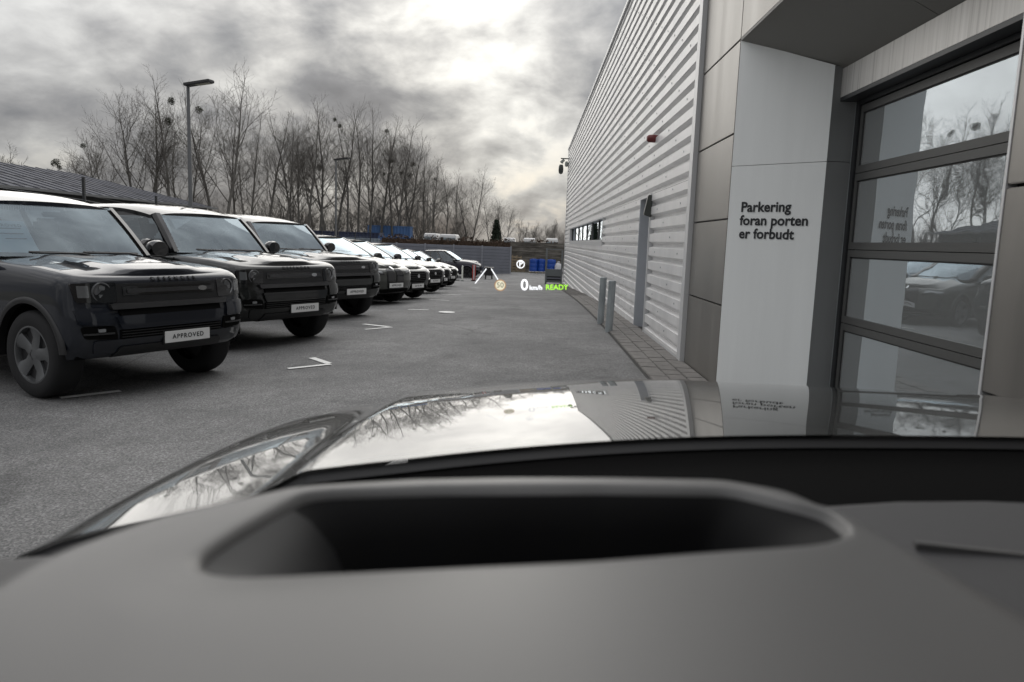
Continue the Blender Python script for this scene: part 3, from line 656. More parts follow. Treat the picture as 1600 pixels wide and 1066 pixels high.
def base_car(name, label, paintm, c, rimmat, wheels=True):
    t = thing(name, label, 'car')
    c.shell().build('body', paintm, t, 40)
    c.top(c.xcowl, 9).build('bonnet', paintm, t, 45)
    for xw in (0, -c.wb):
        for s in (-1, 1):
            make_wheel(t, (xw, s*(c.W-.15), c.wr), s, c.wr, c.rim, rimmat, .26)
            A = c.ar; q = np.linspace(R(6), R(186), 30); wa = c.W-c.side_in(.8)
            MB().grid([[(xw+(A+dr)*math.cos(a), s*(wa+dy), c.wr+(A+dr)*math.sin(a)) for a in q] for dr, dy in ((0, -.06), (-.004, .008), (.02, .014), (.05, .008), (.06, -.02))]).build('wheel_arch', c.archmat, t, 60)
            MB().grid([[(xw+A*math.cos(a), s*y, c.wr+A*math.sin(a)) for a in q] for y in (wa-.03, wa-.42)]).grid([[(xw, s*(wa-.42), c.wr)]*30, [(xw+A*math.cos(a), s*(wa-.42), c.wr+A*math.sin(a)) for a in q]]).build('wheel_well', 'pure_black', t)
    w = c.W-.1
    MB().box((c.XB+.15, -w, c.zb+.0), (-c.wb-c.ar, w, c.zb+.03)).box((-c.wb+c.ar, -w, c.zb-.06), (-c.ar, w, c.zb)).box((-c.wb-.5, -w+.35, c.zb-.02), (c.XF-.2, w-.35, c.zb+.06)).box((c.ar+.0, -w, c.zb+.0), (c.XF-.15, w, c.zb+.03)).build('underbody', 'pure_black', t)
    return t
def plate_on(c, t, yc, zc, txt, w=.52, h=.112, size=.062, spacing=1.25):
    x = c.fx(yc, zc, .035)
    p = MB().box((x-.012, yc-w/2, zc-h/2), (x, yc+w/2, zc+h/2)).build('licence_plate', 'plate_white', t, False, .003)
    MB().box((x-.05, yc-w/2-.012, zc-h/2-.015), (x-.0125, yc+w/2+.012, zc+h/2+.008)).build('plate_holder', 'plastic_black', t)
    me = text_mesh(txt, size, spacing=spacing, offset=.0012)
    for v in me.vertices: v.co = (x+.003, yc+v.co.x, zc+v.co.y)
    link('plate_lettering', me, 'lettering', p)
def interp(tab): xs, zs2 = zip(*tab); return lambda x: float(np.interp(x, xs, zs2))

# ---- boxy off-roader, three of them
def make_offroader(name, label, paintm, front, rimmat):
    c = Car(W=.985, XF=.69, XB=-3.9, nf=4.4, nb=8, a=.30, b=-3.55, zb=.40, wb=3.02, wr=.405, ar=.475, ro=.10, rof=.075, step=.06, rim=.262, archmat='plastic_black')
    si = interp([(.38, .05), (.5, .012), (.62, 0), (.9, 0), (1.05, .012), (1.3, .05)]); fi = interp([(.38, .14), (.46, .04), (.56, 0), (.78, 0), (.86, .03), (1.05, .055), (1.3, .085)])
    c.side_in, c.front_in = si, fi
    c.ztop = interp([(-4, 1.235), (-.75, 1.235), (-.5, 1.235), (0, 1.21), (.45, 1.17), (.75, 1.13)]); c.xcowl = -.72
    def bulge(x, u):
        u = abs(u); b = .035*(1-u*u)
        k = 1/(1+math.exp((u-.55)*30)); return b+.022*k-.012*(1/(1+math.exp((u-.34)*40)))*(1 if x < .3 else 0)
    c.bulge = bulge
    t = base_car(name, label, paintm, c, rimmat)
    greenhouse(c, t, -.70, 1.262, .83, -1.25, 1.79, .74, -3.78, -3.82, 1.80, .735, paintm, 'gloss_black', 1.23, .90, .07, .125)
    P = lambda n_, poly, m_, off=.01, th=.03, **k: c.plate(n_, poly, m_, t, off, th, **k)
    # upper face
    P('front_mask', rpoly([(-.60, .885), (.60, .885), (.62, 1.07), (-.62, 1.07)], .03), 'plastic_black', .008)
    g_ = P('grille', rect(-.5, .52, .965, 1.045), 'gloss_black', .016)
    P('grille_bar', rpoly(rect(-.46, .50, .985, 1.022), .01), 'grille_grey', .026)
    P('badge', ell(.36, 1.004, .052, .024), 'chrome', .032, .01)
    P('bumper_beam', rpoly([(-.63, .845), (.63, .845), (.645, .895), (-.645, .895)], .01), 'grille_grey', .045, .06)
    P('lower_grille', rpoly(rect(-.56, .56, .785, .84), .02), 'pure_black', .02)
    P('bumper_panel', rpoly([(-.55, .66), (.55, .66), (.60, .785), (-.60, .785)], .02), front, .028)
    P('lower_mesh', rect(-.56, .56, .575, .655), 'pure_black', .014)
    for z in (.59, .615, .64): P('mesh_bar', rect(-.55, .55, z-.004, z+.004), 'plastic_black', .022, .01, cell=.15)
    P('lower_bumper', rpoly([(-.78, .44), (.78, .44), (.80, .57), (-.80, .57)], .04), front, .018)
    P('skid_plate', rpoly([(-.6, .40), (.6, .40), (.56, .5), (-.56, .5)], .03), 'plastic_black', .03)
    for s in (-1, 1):
        f_ = (lambda q: q) if s > 0 else mir
        hl = P('headlight', f_(rpoly([(.56, .905), (.90, .915), (.925, 1.08), (.56, 1.085)], .02)), 'gloss_black', .014, cell=.04)
        x = c.fx(.69, 1.0, .02)
        MB().lathe([(.088, -.03), (.088, -.006), (.082, -.003), (.074, -.012)], 30, 'x', (x-.0, s*.69, 1.0)).build('lamp_ring', 'lamp_grey', hl, True)
        MB().lathe([(0, -.008), (.04, -.009), (.06, -.012), (.074, -.02)], 22, 'x', (x, s*.69, 1.0)).build('lamp_lens', 'lens_glass', hl, True)
        for zz_ in (.965, 1.035): MB().box((x-.02, s*.69-.03, zz_-.018), (x-.002, s*.69+.03, zz_+.018)).build('projector', 'lamp_grey', hl, False, .004)
        c.plate('marker_lamp', f_(rpoly(rect(.80, .885, .955, 1.06), .01)), 'lamp_grey', t, .018, .02, .03)
        P('side_intake', f_(rpoly([(.58, .575), (.86, .59), (.89, .70), (.61, .70)], .03)), 'pure_black', .012)
        P('intake_bar', f_(rect(.62, .87, .625, .64)), 'grille_grey', .022, .02)
        P('fog_lamp', f_(rpoly(rect(.70, .76, .648, .678), .008)), 'lamp_lens', .024, .02)
        P('bumper_horn', f_(rpoly([(.64, .70), (.90, .72), (.925, .86), (.655, .865)], .03)), front, .022)
        # side details
        MB().box((-.30, s*.955-.02, .93), (-.05, s*.955+.02, .98)).build('side_vent', 'plastic_black', t, False, .004)
        MB().box((-3.4, s*.955-.012, .47), (-.52, s*.955+.012, .56)).build('sill_trim', 'plastic_black', t, False, .004)
        for x_ in (-.62, -1.72, -2.75): MB().box((x_-.004, s*.956-.012, .56), (x_+.004, s*.956+.006, 1.2)).build('door_gap', 'pure_black', t)
        for x_ in (-1.45, -2.5): MB().beam((x_, s*.975, 1.08), (x_-.2, s*.975, 1.08), .03, .03).build('door_handle', paintm, t)
        MB().grid([[(-.05+dx, s*(.42+.14*k_), 1.262+.012+dz) for dx in (-.28, .28)] for k_, dz in ((0, .022), (1, .012))]).build('bonnet_tread', 'plastic_black', t)
    bl_ = c.text('bonnet_lettering', 'DEFENDER', .058, .06, 1.10, 'pure_black', t, .008, spacing=2.1, offset=.0012); bl_['kind'] = 'stuff'
    plate_on(c, t, .14, .545, 'APPROVED')
    return t, c

# ---- rounder crossover, several noses
def make_crossover(name, label, paintm, nose, H=1.66, Wd=.96, rimmat='rim_grey', plate='', XF=.80, hoodz=(.93, 1.08), cowl=-.55, group=None):
    c = Car(W=Wd, XF=XF, XB=-3.85, nf=2.7 if nose != 'bmw' else 3.0, nb=4, a=.10, b=-3.3, zb=.28, wb=2.9, wr=.375, ar=.43, ro=.16, rof=.13, step=.075, rim=.262, archmat=paintm)
    c.side_in = interp([(.25, .09), (.4, .03), (.55, .02), (.75, 0), (.9, .02), (1.1, .07)])
    c.front_in = interp([(.25, .22), (.34, .08), (.45, .02), (.6, 0), (.75, .015), (.9, .07), (1.1, .16)])
    h0, h1 = hoodz
    c.ztop = interp([(-4, 1.06), (-3.2, 1.06), (-.6, h1-.03), (-.2, h1-.04), (.4, h0+.02), (XF, h0-.06)]); c.xcowl = cowl-.05
    c.bulge = lambda x, u: (.075 if x < .6 else .06)*(1-abs(u)**2.2) + .018*math.exp(-((abs(u)-.55)/.10)**2)
    t = base_car(name, label, paintm, c, rimmat)
    greenhouse(c, t, cowl, h1+.035, .77, cowl-.98, H-.075, .60, -3.55, -3.1, H-.13, .58, paintm, 'gloss_black', 1.04, .88, .16, .055)
    MB().grid([[(-3.85+.2, -.75, 1.0), (-3.85+.2, .75, 1.0)], [(-3.5, -.8, 1.06), (-3.5, .8, 1.06)], [(-3.3, -.84, 1.06), (-3.3, .84, 1.06)]]).build('tail_deck', paintm, t)
    P = lambda n_, poly, m_, off=.01, th=.03, **k: c.plate(n_, poly, m_, t, off, th, **k)
    if nose == 'bmw':
        for s in (-1, 1):
            f_ = (lambda q: q) if s > 0 else mir
            kd = P('kidney_grille', f_(rpoly([(.025, .50), (.045, .88), (.25, .885), (.30, .80), (.29, .50), (.23, .43), (.06, .43)], .06)), 'gloss_black', .022)
            rim_ = rpoly([(.015, .49), (.035, .895), (.26, .9), (.315, .80), (.305, .49), (.24, .415), (.05, .415)], .06)
            P('kidney_surround', f_(rim_), 'grille_grey', .012)
            P('headlight', f_(rpoly([(.44, .80), (.80, .83), (.83, .875), (.44, .855)], .015)), 'lamp_lens', .012, cell=.04)
            P('headlight_trim', f_(rpoly([(.40, .765), (.80, .79), (.82, .82), (.40, .80)], .01)), 'gloss_black', .01)
            P('side_intake', f_(rpoly([(.62, .36), (.76, .40), (.82, .62), (.74, .62)], .02)), 'gloss_black', .01)
        P('lower_intake', rpoly([(-.62, .33), (.62, .33), (.56, .41), (-.56, .41)], .02), 'pure_black', .012)
        P('badge', ell(0, .925, .04, .034), 'chrome', .02, .01); pz = .50
        P('lip', rpoly([(-.7, .29), (.7, .29), (.66, .325), (-.66, .325)], .01), 'grille_grey', .02)
    else:
        gy, g0, g1 = (.43, .54, .82) if nose == 'wide' else (.38, .52, .80)
        P('grille_surround', rpoly([(-gy*.8-.02, g0-.02), (gy*.8+.02, g0-.02), (gy+.02, g0+.1), (gy-.0, g1+.02), (-gy+.0, g1+.02), (-gy-.02, g0+.1)], .04), 'grille_grey', .006)
        P('grille', rpoly([(-gy*.8, g0), (gy*.8, g0), (gy, g0+.1), (gy-.02, g1), (-gy+.02, g1), (-gy, g0+.1)], .04), 'pure_black', .014)
        for z in np.arange(g0+.04, g1-.02, .05): P('grille_bar', rect(-gy*.85, gy*.85, z-.006, z+.006), 'grille_grey', .02, .01, cell=.2)
        P('badge', ell(0, (g0+g1)/2+.03, .05, .05), 'chrome', .026, .012)
        P('lower_intake', rpoly([(-.5, .33), (.5, .33), (.45, .43), (-.45, .43)], .02), 'pure_black', .012)
        for s in (-1, 1):
            f_ = (lambda q: q) if s > 0 else mir
            P('headlight', f_(rpoly([(.48, .735), (.79, .79), (.83, .86), (.48, .80)], .015)), 'lamp_lens', .012, cell=.04)
            P('side_intake', f_(rpoly([(.56, .37), (.76, .42), (.80, .58), (.60, .54)], .03)), 'pure_black', .01)
            P('daylight_strip', f_(rpoly([(.60, .55), (.80, .59), (.80, .61), (.60, .57)], .005)), 'chrome', .016)
        pz = .42 if nose != 'wide' else .46
    for s in (-1, 1):
        for x_ in (-.72, -1.7, -2.65): MB().box((x_-.004, s*Wd-.012, .45), (x_+.004, s*Wd+.003, 1.0)).build('door_gap', 'pure_black', t)
        MB().box((-2.4, s*(Wd-.02)-.012, .33), (-.5, s*(Wd-.02)+.012, .40)).build('sill_trim', 'plastic_black', t, False, .004)
    plate_on(c, t, 0, pz, plate, size=.07 if len(plate) < 9 else .06, spacing=1.1)
    return t, c
def place(t, x, y, head):                       # head: heading direction angle in degrees from +X
    t.location = (x, y, gz(y)); t.rotation_euler = (math.atan(gz(y+1)-gz(y-1))*.5*math.sin(R(0)), 0, R(head))

def park(t, c, plate, pz, head):                 # plate: pixel of the number plate, pz its height above the ground
    Y = 20.
    for _ in range(60):
        p = atY(*plate, Y); g_ = gz(p[1], p[0])+pz; Y *= 1+.5*((p[2]-g_)/(EYE-g_))
    L_ = c.XF+.02; h_ = R(head); x, y = p[0]-L_*math.cos(h_), p[1]-L_*math.sin(h_)
    t.location = (x, y, gz(y, x)); t.rotation_euler = (0, 0, h_); return t
ROW = 'cars parked in a row on the left'
d1, _ = make_offroader('offroad_car', 'nearest parked car, slate grey boxy off-roader with a blue sheet behind its windscreen', 'paint_slate', 'paint_slate', 'rim_grey'); d1['group'] = ROW
def recolour(o, frm, to):
    for ch in o.children:
        if ch.data and ch.data.materials and ch.data.materials[0].name == frm:
            ch.data = ch.data.copy(); ch.data.materials[0] = MATS[to]
        recolour(ch, frm, to)
d2 = copy_tree(d1); recolour(d2, 'paint_slate', 'paint_black'); d2['label'] = 'second boxy off-roader in the row, black, with a white paper on its dashboard'
d3 = copy_tree(d1); recolour(d3, 'paint_slate', 'paint_black_green'); d3['label'] = 'third boxy off-roader in the row, black, smallest in the picture of the three'
for t, (x, y, hd_) in ((d1, (-3.97, 7.33, -26)), (d2, (-3.75, 10.49, -28)), (d3, (-3.88, 14.2, -30))):
    x -= .11*math.cos(R(hd_)); y -= .11*math.sin(R(hd_)); t.location = (x, y, gz(y, x)); t.rotation_euler = (0, 0, R(hd_))
# papers behind the screens
MB().add([(-.85, -.74, 1.30), (-.85, -.34, 1.29), (-1.15, -.32, 1.60), (-1.15, -.72, 1.61), (-.86, -.74, 1.30), (-.86, -.34, 1.29), (-1.16, -.32, 1.60), (-1.16, -.72, 1.61)], [(0,1,2,3),(7,6,5,4),(0,4,5,1),(1,5,6,2),(2,6,7,3),(3,7,4,0)]).build('price_sheet', 'paper_blue', d1)
tx = text_on('sheet_lettering', 'APPROVED', .055, (-1.095, -.53, 1.56), (0, 1, -.02), (-.69, 0, .72), 'lettering', d1, spacing=1.2)
for k, z in enumerate((1.53, 1.48, 1.43)):
    x = -.85-.30*(z-1.295)/.31+.008; MB().beam((x, -.66+.03*k, z), (x, -.40, z), .004, .006).build('sheet_line', 'lettering', d1)
for t in (d2, d3): MB().box((-1.1, -.55 if t is d2 else .15, 1.252), (-.86, -.12 if t is d2 else .5, 1.258)).build('dashboard_paper', 'paper_white', t)
ix, kx = make_crossover('crossover_car', 'dark olive grey crossover with tall twin oval grilles, parked after the boxy off-roaders', 'paint_olive', 'bmw', 1.68, .98, plate='APPROVED', XF=.82, hoodz=(.97, 1.12), cowl=-.42); ix['group'] = ROW
park(ix, kx, (619.7, 444.5), .50, -29)
c5, k5 = make_crossover('crossover_car', 'dark grey crossover with grey round badge, beside the car with twin oval grilles', 'paint_graphite', 'cat', 1.64, .95, plate='CK 93 196'); c5['group'] = ROW; park(c5, k5, (654.5, 446), .40, -29)
c6, k6 = make_crossover('crossover_car', 'black crossover with bright lamps, sixth car of the row', 'paint_dark', 'wide', 1.66, .95, plate='DB 24 517'); c6['group'] = ROW; park(c6, k6, (680.7, 438), .45, -30)
c7 = copy_tree(c5); recolour(c7, 'paint_graphite', 'paint_dark'); c7['label'] = 'seventh car of the row, mostly hidden behind its neighbours'; park(c7, k5, (694, 434.5), .46, -30)
c8 = copy_tree(c6); recolour(c8, 'paint_dark', 'paint_graphite'); c8['label'] = 'last crossover of the row, dark grey, before the red and white post'; park(c8, k6, (706, 433.5), .44, -31)
# far car seen from the side
fc, cc = make_crossover('large_estate_car', 'plum black large car seen from its right side in front of the grey sheet fence', 'paint_plum', 'cat', 1.84, .97, 'rim_black', plate='EV 51 308', hoodz=(1.06, 1.17), cowl=-.62)
q = atY(735, 415, 51.5); fc.location = (q[0], q[1], gz(q[1], q[0])); fc.rotation_euler = (0, 0, R(-9))

# ------------------------------------------------------------------ far yard things
def post(name, label, px, py0, hgt, r, colA, colB, cat, n=4):
    p = G(px, py0); e = thing(name, label, cat, (p[0], p[1], gz(p[1], p[0]))); 
    for i in range(n):
        MB().lathe([(r, hgt*i/n), (r, hgt*(i+1)/n)] + ([(0, hgt+.01)] if i == n-1 else []), 12, 'z').build('band', colA if i % 2 == 0 else colB, e, True)
    MB().lathe([(r*1.8, 0), (r*1.8, .06), (r, .08)], 12, 'z').build('foot', 'post_red' if colA == 'post_red' else 'grey_steel', e, True)
p = atY(740.5, 425, 46.); e = thing('marker_post', 'red and white marker post standing in front of the far dark car', 'post', (p[0], p[1], gz(p[1], p[0])))
MB().box((-.10, -.05, 0), (.10, .05, 1.0)).build('panel', 'post_red', e, False, .01); MB().box((-.035, -.062, .08), (.045, -.051, .98)).build('stripe', 'sack_white', e); MB().box((-.16, -.12, 0), (.16, .12, .06)).build('foot', 'plastic_black', e)
p = atY(722.5, 425, 45.5); e = thing('marker_post', 'thin pale green marker post beside the last car of the row', 'post', (p[0], p[1], gz(p[1], p[0])))
MB().lathe([(.05, 0), (.05, .9), (.03, .95), (0, .96)], 12, 'z').build('post', 'post_white', e, True); MB().lathe([(.12, 0), (.12, .05), (.05, .06)], 12, 'z').build('foot', 'grey_steel', e, True)
p = atY(764, 420, 49.); e = thing('waste_box', 'dark box on short legs just in front of the far dark car', 'box', (p[0], p[1], gz(p[1], p[0])))
MB().box((-.28, -.3, .25), (.28, .3, .72)).build('box', 'plastic_black', e, False, .03); MB().box((-.31, -.33, .724), (.31, .33, .79)).build('lid', 'grille_grey', e, False, .02)
for sx in (-1, 1):
    for sy in (-1, 1): MB().beam((sx*.2, sy*.2, .25), (sx*.22, sy*.22, 0), .05, .05).build('leg', 'plastic_black', e)
# grey sheet fence across the end
YF = 57.5
fe = thing('sheet_fence', 'grey sheet metal fence across the far end of the yard', 'fence', (0, YF, gz(YF, -5)))
xa, xb = atY(575, 400, YF)[0], atY(798, 400, YF)[0]; nP = 5
for i in range(nP):
    a, b = xa+(xb-xa)*i/nP, xa+(xb-xa)*(i+1)/nP; m = MB(); prof = []
    for k in range(9):
        z = .03+k*.235
        prof += [(z, 0), (z+.20, 0), (z+.21, .03), (z+.225, .03)]
    m.grid([[(x, y, z) for z, y in prof] for x in (a+.05, b-.05)]); m.build('fence_panel', 'sheet_fence', fe)
for i in range(nP+1): MB().box((xa+(xb-xa)*i/nP-.05, -.06, 0), (xa+(xb-xa)*i/nP+.05, .06, 2.2)).build('fence_post', 'fence_post', fe)
# weathered wall at the right
YS = 62.
x0_, x1_ = atY(797, 400, YS)[0], 9.0
st = thing('weathered_wall', 'dark weathered wall of stacked boards behind the blue barrels', 'wall', (0, YS, gz(YS)))
for k in range(9): MB().box((x0_, -.1-random.uniform(0, .03), k*.27), (x1_, .1, k*.27+.262)).build('board', 'weathered_wall', st, False, .012)
MB().box((x0_, .02, 0), (x1_, .09, 2.4)).build('backing', 'seal_black', st)
# barrels on pallets
def pallet(px, Y, lab):
    x = atY(px, 420, Y)[0]; e = thing('pallet', lab, 'pallet', (x, Y, gz(Y)), 0, 'pallets by the wall')
    for k in range(5): MB().box((-.6, -.4+k*.175, .11), (.6, -.4+k*.175+.12, .135)).build('deck_board', 'sack_white', e)
    for k in (-.5, 0, .5): MB().box((k-.05, -.4, .0), (k+.05, .4, .109)).build('bearer', 'wood_pale', e)
    return x
pallet(838, 59.6, 'pale pallet under the left blue barrels'); pallet(862, 59.6, 'pale pallet under the right blue barrel')
for px, Y, lab, w in ((834, 59.7, 'leftmost blue barrel by the weathered wall', .33), (846, 59.8, 'middle blue barrel by the weathered wall', .31), (861.5, 59.7, 'rightmost blue barrel behind the steel gate', .36)):
    x = atY(px, 410, Y)[0]; e = thing('barrel', lab, 'barrel', (x, Y, gz(Y)+.14), 0, 'blue barrels')
    MB().lathe([(0, 0), (w*.94, 0), (w, .05), (w, .28), (w*.97, .3), (w, .32), (w, .60), (w*.97, .62), (w, .64), (w, .9), (w*.92, .97), (0, .97)], 24, 'z').build('drum', 'blue_plastic', e, 40)
    MB().lathe([(w*.5, .97), (w*.5, .995), (0, 1.0)], 16, 'z').build('lid', 'blue_plastic', e, True)
x = atY(873, 412, 59.2)[0]; e = thing('sack', 'white sack leaning beside the blue barrels', 'sack', (x, 59.2, gz(59.2)+.0))
m = MB().lathe([(0, 0), (.28, .02), (.34, .25), (.30, .6), (.18, .82), (.06, .9), (0, .9)], 14, 'z'); m.v = [(a+.05*math.sin(5*c+b*9), b*.8+.03*math.sin(9*a), c) for a, b, c in m.v]; m.build('bag', 'sack_white', e, True)
MB().lathe([(.05, .88), (.11, .97), (.07, .99)], 10, 'z').build('tied_top', 'sack_white', e, True)
# upright pallet rack
x = atY(807, 410, 60.6)[0]
for k in range(3):
    e = thing('upright_pallet', ['wooden pallet leaning on the wall, lowest by the fence end', 'wooden pallet leaning on the wall, middle by the fence end', 'wooden pallet leaning on the wall, rightmost by the fence end'][k], 'pallet', (x-.35+.35*k, 60.9-.18*k, gz(60)), 0, 'pallets leaning on the wall'); e.rotation_euler = (R(-6), 0, 0)
    hh = (1.35, 1.3, 1.0)[k]
    for j in range(6): MB().box((-.4, -.02, .04+j*hh/6), (.4, .0, .04+j*hh/6+.1)).build('deck_board', 'wood_pale', e)
    for j in (-.36, 0, .36): MB().box((j-.04, .001, 0), (j+.04, .09, hh)).build('bearer', 'wood_pale', e)
# steel gate with lower panel by the building corner
YG = 41.5; xg0, xg1 = atY(853, 430, YG)[0], X0-.25
e = thing('yard_gate', 'grey steel gate with a slatted lower panel next to the building corner', 'gate', (xg0, YG, gz(YG))); wg = xg1-xg0
MB().box((-.05, -.05, 0), (.05, .05, 2.0)).build('post', 'grey_steel', e); MB().box((.05, -.02, 1.93), (wg, .02, 1.97)).build('top_rail', 'grey_steel', e)
MB().box((wg-.04, -.04, 0), (wg+.04, .04, 1.9)).build('post', 'grey_steel', e)
for z0, z1, m_ in ((.45, .85, 'grey_steel'), (.30, .38, 'sheet_fence'), (.12, .22, 'grey_steel')): MB().box((.05, -.02, z0), (wg-.04, .02, z1)).build('slat', m_, e)
MB().box((.05, .025, .1), (wg-.04, .03, .46)).build('back_sheet', 'plastic_black', e)

# left side: low building, security fence, lamp posts
lb = thing('low_building', 'low dark building with a grey hipped sheet roof on the far left behind the fence', 'building', (-30, 40, gz(40)))
LBL = Vector((-30, 40, gz(40)))
def lp(mb, n, m): o = mb.build(n, m, lb); o.matrix_parent_inverse = Matrix.Translation(-LBL); return o
xe, ye, ze, xr_, yr_, zr_ = -24.7, 58., 3.2, -31.5, 51.2, 5.0
rf = lp(MB().add([(xe, 12, ze), (xe, ye, ze), (xr_, yr_, zr_), (xr_, 12, zr_), (xr_*2-xe, 12, ze), (xr_*2-xe, ye, ze)], [(0,1,2,3), (1,5,2), (3,2,5,4), (0,3,4)]), 'roof', 'roof_sheet')
for y in np.arange(14, 57, 1.1):
    k = min(1, max(0, (ye-y)/(ye-yr_))); m = MB().beam((xe+.02, y, ze+.02), (xe+(xr_-xe)*k, y, ze+.02+(zr_-ze)*k), .03, .05); o = m.build('roof_rib', 'roof_sheet', rf)
lp(MB().box((xr_*2-xe+.5, 12, -1.2), (xe-.5, ye-.5, ze-.02)), 'wall', 'wall_dark')
lp(MB().beam((xe+.07, 12, ze-.05), (xe+.07, ye, ze-.05), .14, .13), 'gutter', 'lamp_post'); lp(MB().beam((xe-.43, 52, ze-.1), (xe-.43, 52, -1), .1, .1), 'downpipe', 'fence_wire')
for y in (24, 33, 42): lp(MB().box((xe-.51, y, .6), (xe-.47, y+2.2, 2.1)), 'window', 'window_glass')
fp = [(-12.6, 10.), (-12.8, 16.5), (-13.2, 21.8), (-14.2, 28), (-15.2, 36), (-16.2, 45), (-16.6, 54), (-16.4, 63), (-15.6, 72)]
sf = thing('security_fence', 'dark wire security fence with angled post tops behind the parked cars', 'fence', (fp[0][0], fp[0][1], 0)); SFL = Vector((fp[0][0], fp[0][1], 0))
def sp(mb, n, m): o = mb.build(n, m, sf); o.matrix_parent_inverse = Matrix.Translation(-SFL); return o
for (xa_, ya_), (xb_, yb_) in zip(fp, fp[1:]):
    m = MB(); L = math.hypot(xb_-xa_, yb_-ya_); n = int(L/(.10 if ya_ < 40 else .2)); za, zb = gz(ya_), gz(yb_)
    for k in range(n):
        t = k/n; xx, yy, z = xa_+(xb_-xa_)*t, ya_+(yb_-ya_)*t, za+(zb-za)*t; m.beam((xx, yy, z), (xx, yy, z+2.3), .009, .009)
    for hgt in np.arange(.15, 2.4, .28): m.beam((xa_, ya_, za+hgt), (xb_, yb_, zb+hgt), .012, .012)
    w_ = sp(m, 'wire_mesh', 'fence_wire'); w_['kind'] = 'stuff'
    for hgt in (2.55, 2.75, 2.95): sp(MB().beam((xa_, ya_, za+hgt), (xb_, yb_, zb+hgt), .01, .01), 'barbed_wire', 'fence_dark')
for k, (x, y) in enumerate(fp):
    for t in ((0, .5) if k < len(fp)-1 and k > 2 else (0,)):
        x2, y2 = (x, y) if t == 0 else ((x+fp[k+1][0])/2, (y+fp[k+1][1])/2)
        sp(MB().beam((x2, y2, gz(y2)-.1), (x2, y2, gz(y2)+3.05), .07, .07), 'fence_post', 'fence_dark')
def lamp(px, ptop, hgt, lab, arm, adir=1):
    hor = 378+(px-830)*.0365; Y = (hgt-EYE)*F/(hor-ptop)*.985; x = atY(px, 300, Y)[0]; z0 = gz(Y)
    e = thing('lamp_post', lab, 'street lamp', (x, Y, z0), 0, 'yard lamp posts'); T = hgt-z0
    MB().lathe([(.13, 0), (.13, .9), (.085, .95), (.075, T*.6), (.06, T)], 12, 'z').build('pole', 'lamp_post', e, 40)
    hd = MB().beam((-.08, 0, T-.02), (arm*adir, -.3, T+.1), .36, .11).build('lamp_head', 'lamp_head', e, False, .02)
    MB().beam((arm*.35*adir, -.1, T-.022), (arm*.95*adir, -.27, T+.03), .26, .02).build('lamp_glass', 'lamp_lens', hd)
lamp(297.5, 143, 7.0, 'tall lamp post with a flat dark head behind the second off-roader', 1.05)
lamp(525, 254, 7.0, 'lamp post with a flat head rising among the bare trees above the third off-roader', 1.05)
lamp(653, 317, 7.0, 'slim far lamp post above the last cars of the row, left of two', 1.4); lamp(673, 321, 7.0, 'slim far lamp post above the last cars of the row, right of two', 1.2)
# containers and skips beyond the fence
def ribbed(name, lab, px0, px1, ytop, Y, depth, mat, hgt, cat, stripes=True):
    xa_, xb_ = atY(px0, 380, Y)[0], atY(px1, 380, Y)[0]; zt = atY((px0+px1)/2, ytop, Y)[2]; z0 = max(gz(Y), zt-hgt)
    e = thing(name, lab, cat, ((xa_+xb_)/2, Y, z0)); w = (xb_-xa_)/2; m = MB(); pr = []; x = -w
    while x < w-.3: pr += [(x, 0), (x+.18, 0), (x+.22, .06), (x+.36, .06)]; x += .4
    pr += [(w, 0)]
    m.grid([[(x, y, z) for x, y in pr] for z in (.12, zt-z0-.1)]).box((-w, .061, .12), (w, depth, zt-z0-.1)).build('shell', mat, e)
    MB().box((-w-.03, -.03, zt-z0-.098), (w+.03, depth, zt-z0)).build('top_rail', mat, e); MB().box((-w-.03, -.03, 0), (w+.03, depth, .118)).build('bottom_rail', mat, e)
    for s in (-1, 1): MB().box((s*w-.06, -.035, .12), (s*w+.06, .05, zt-z0-.1)).build('corner_post', mat, e)
ribbed('container', 'long navy blue container behind the fence above the third off-roader', 484, 592, 362, 78, 2.4, 'container_navy', 2.6, 'container')
ribbed('container', 'blue shipping container with rust patches beyond the navy container', 575, 640, 353, 92, 2.4, 'container_blue', 2.6, 'container')
ribbed('skip', 'light blue open skip in front of the blue container', 592, 640, 369, 76, 2.2, 'container_blue', 2.0, 'skip')
ribbed('screen_fence', 'pale grey sheet panels below the navy container', 535, 592, 372, 74, .3, 'container_grey', 2.2, 'fence')
ribbed('screen_fence', 'pale grey blue sheet panels below the light blue skip', 592, 650, 376, 73, .3, 'container_grey', 2.0, 'fence')
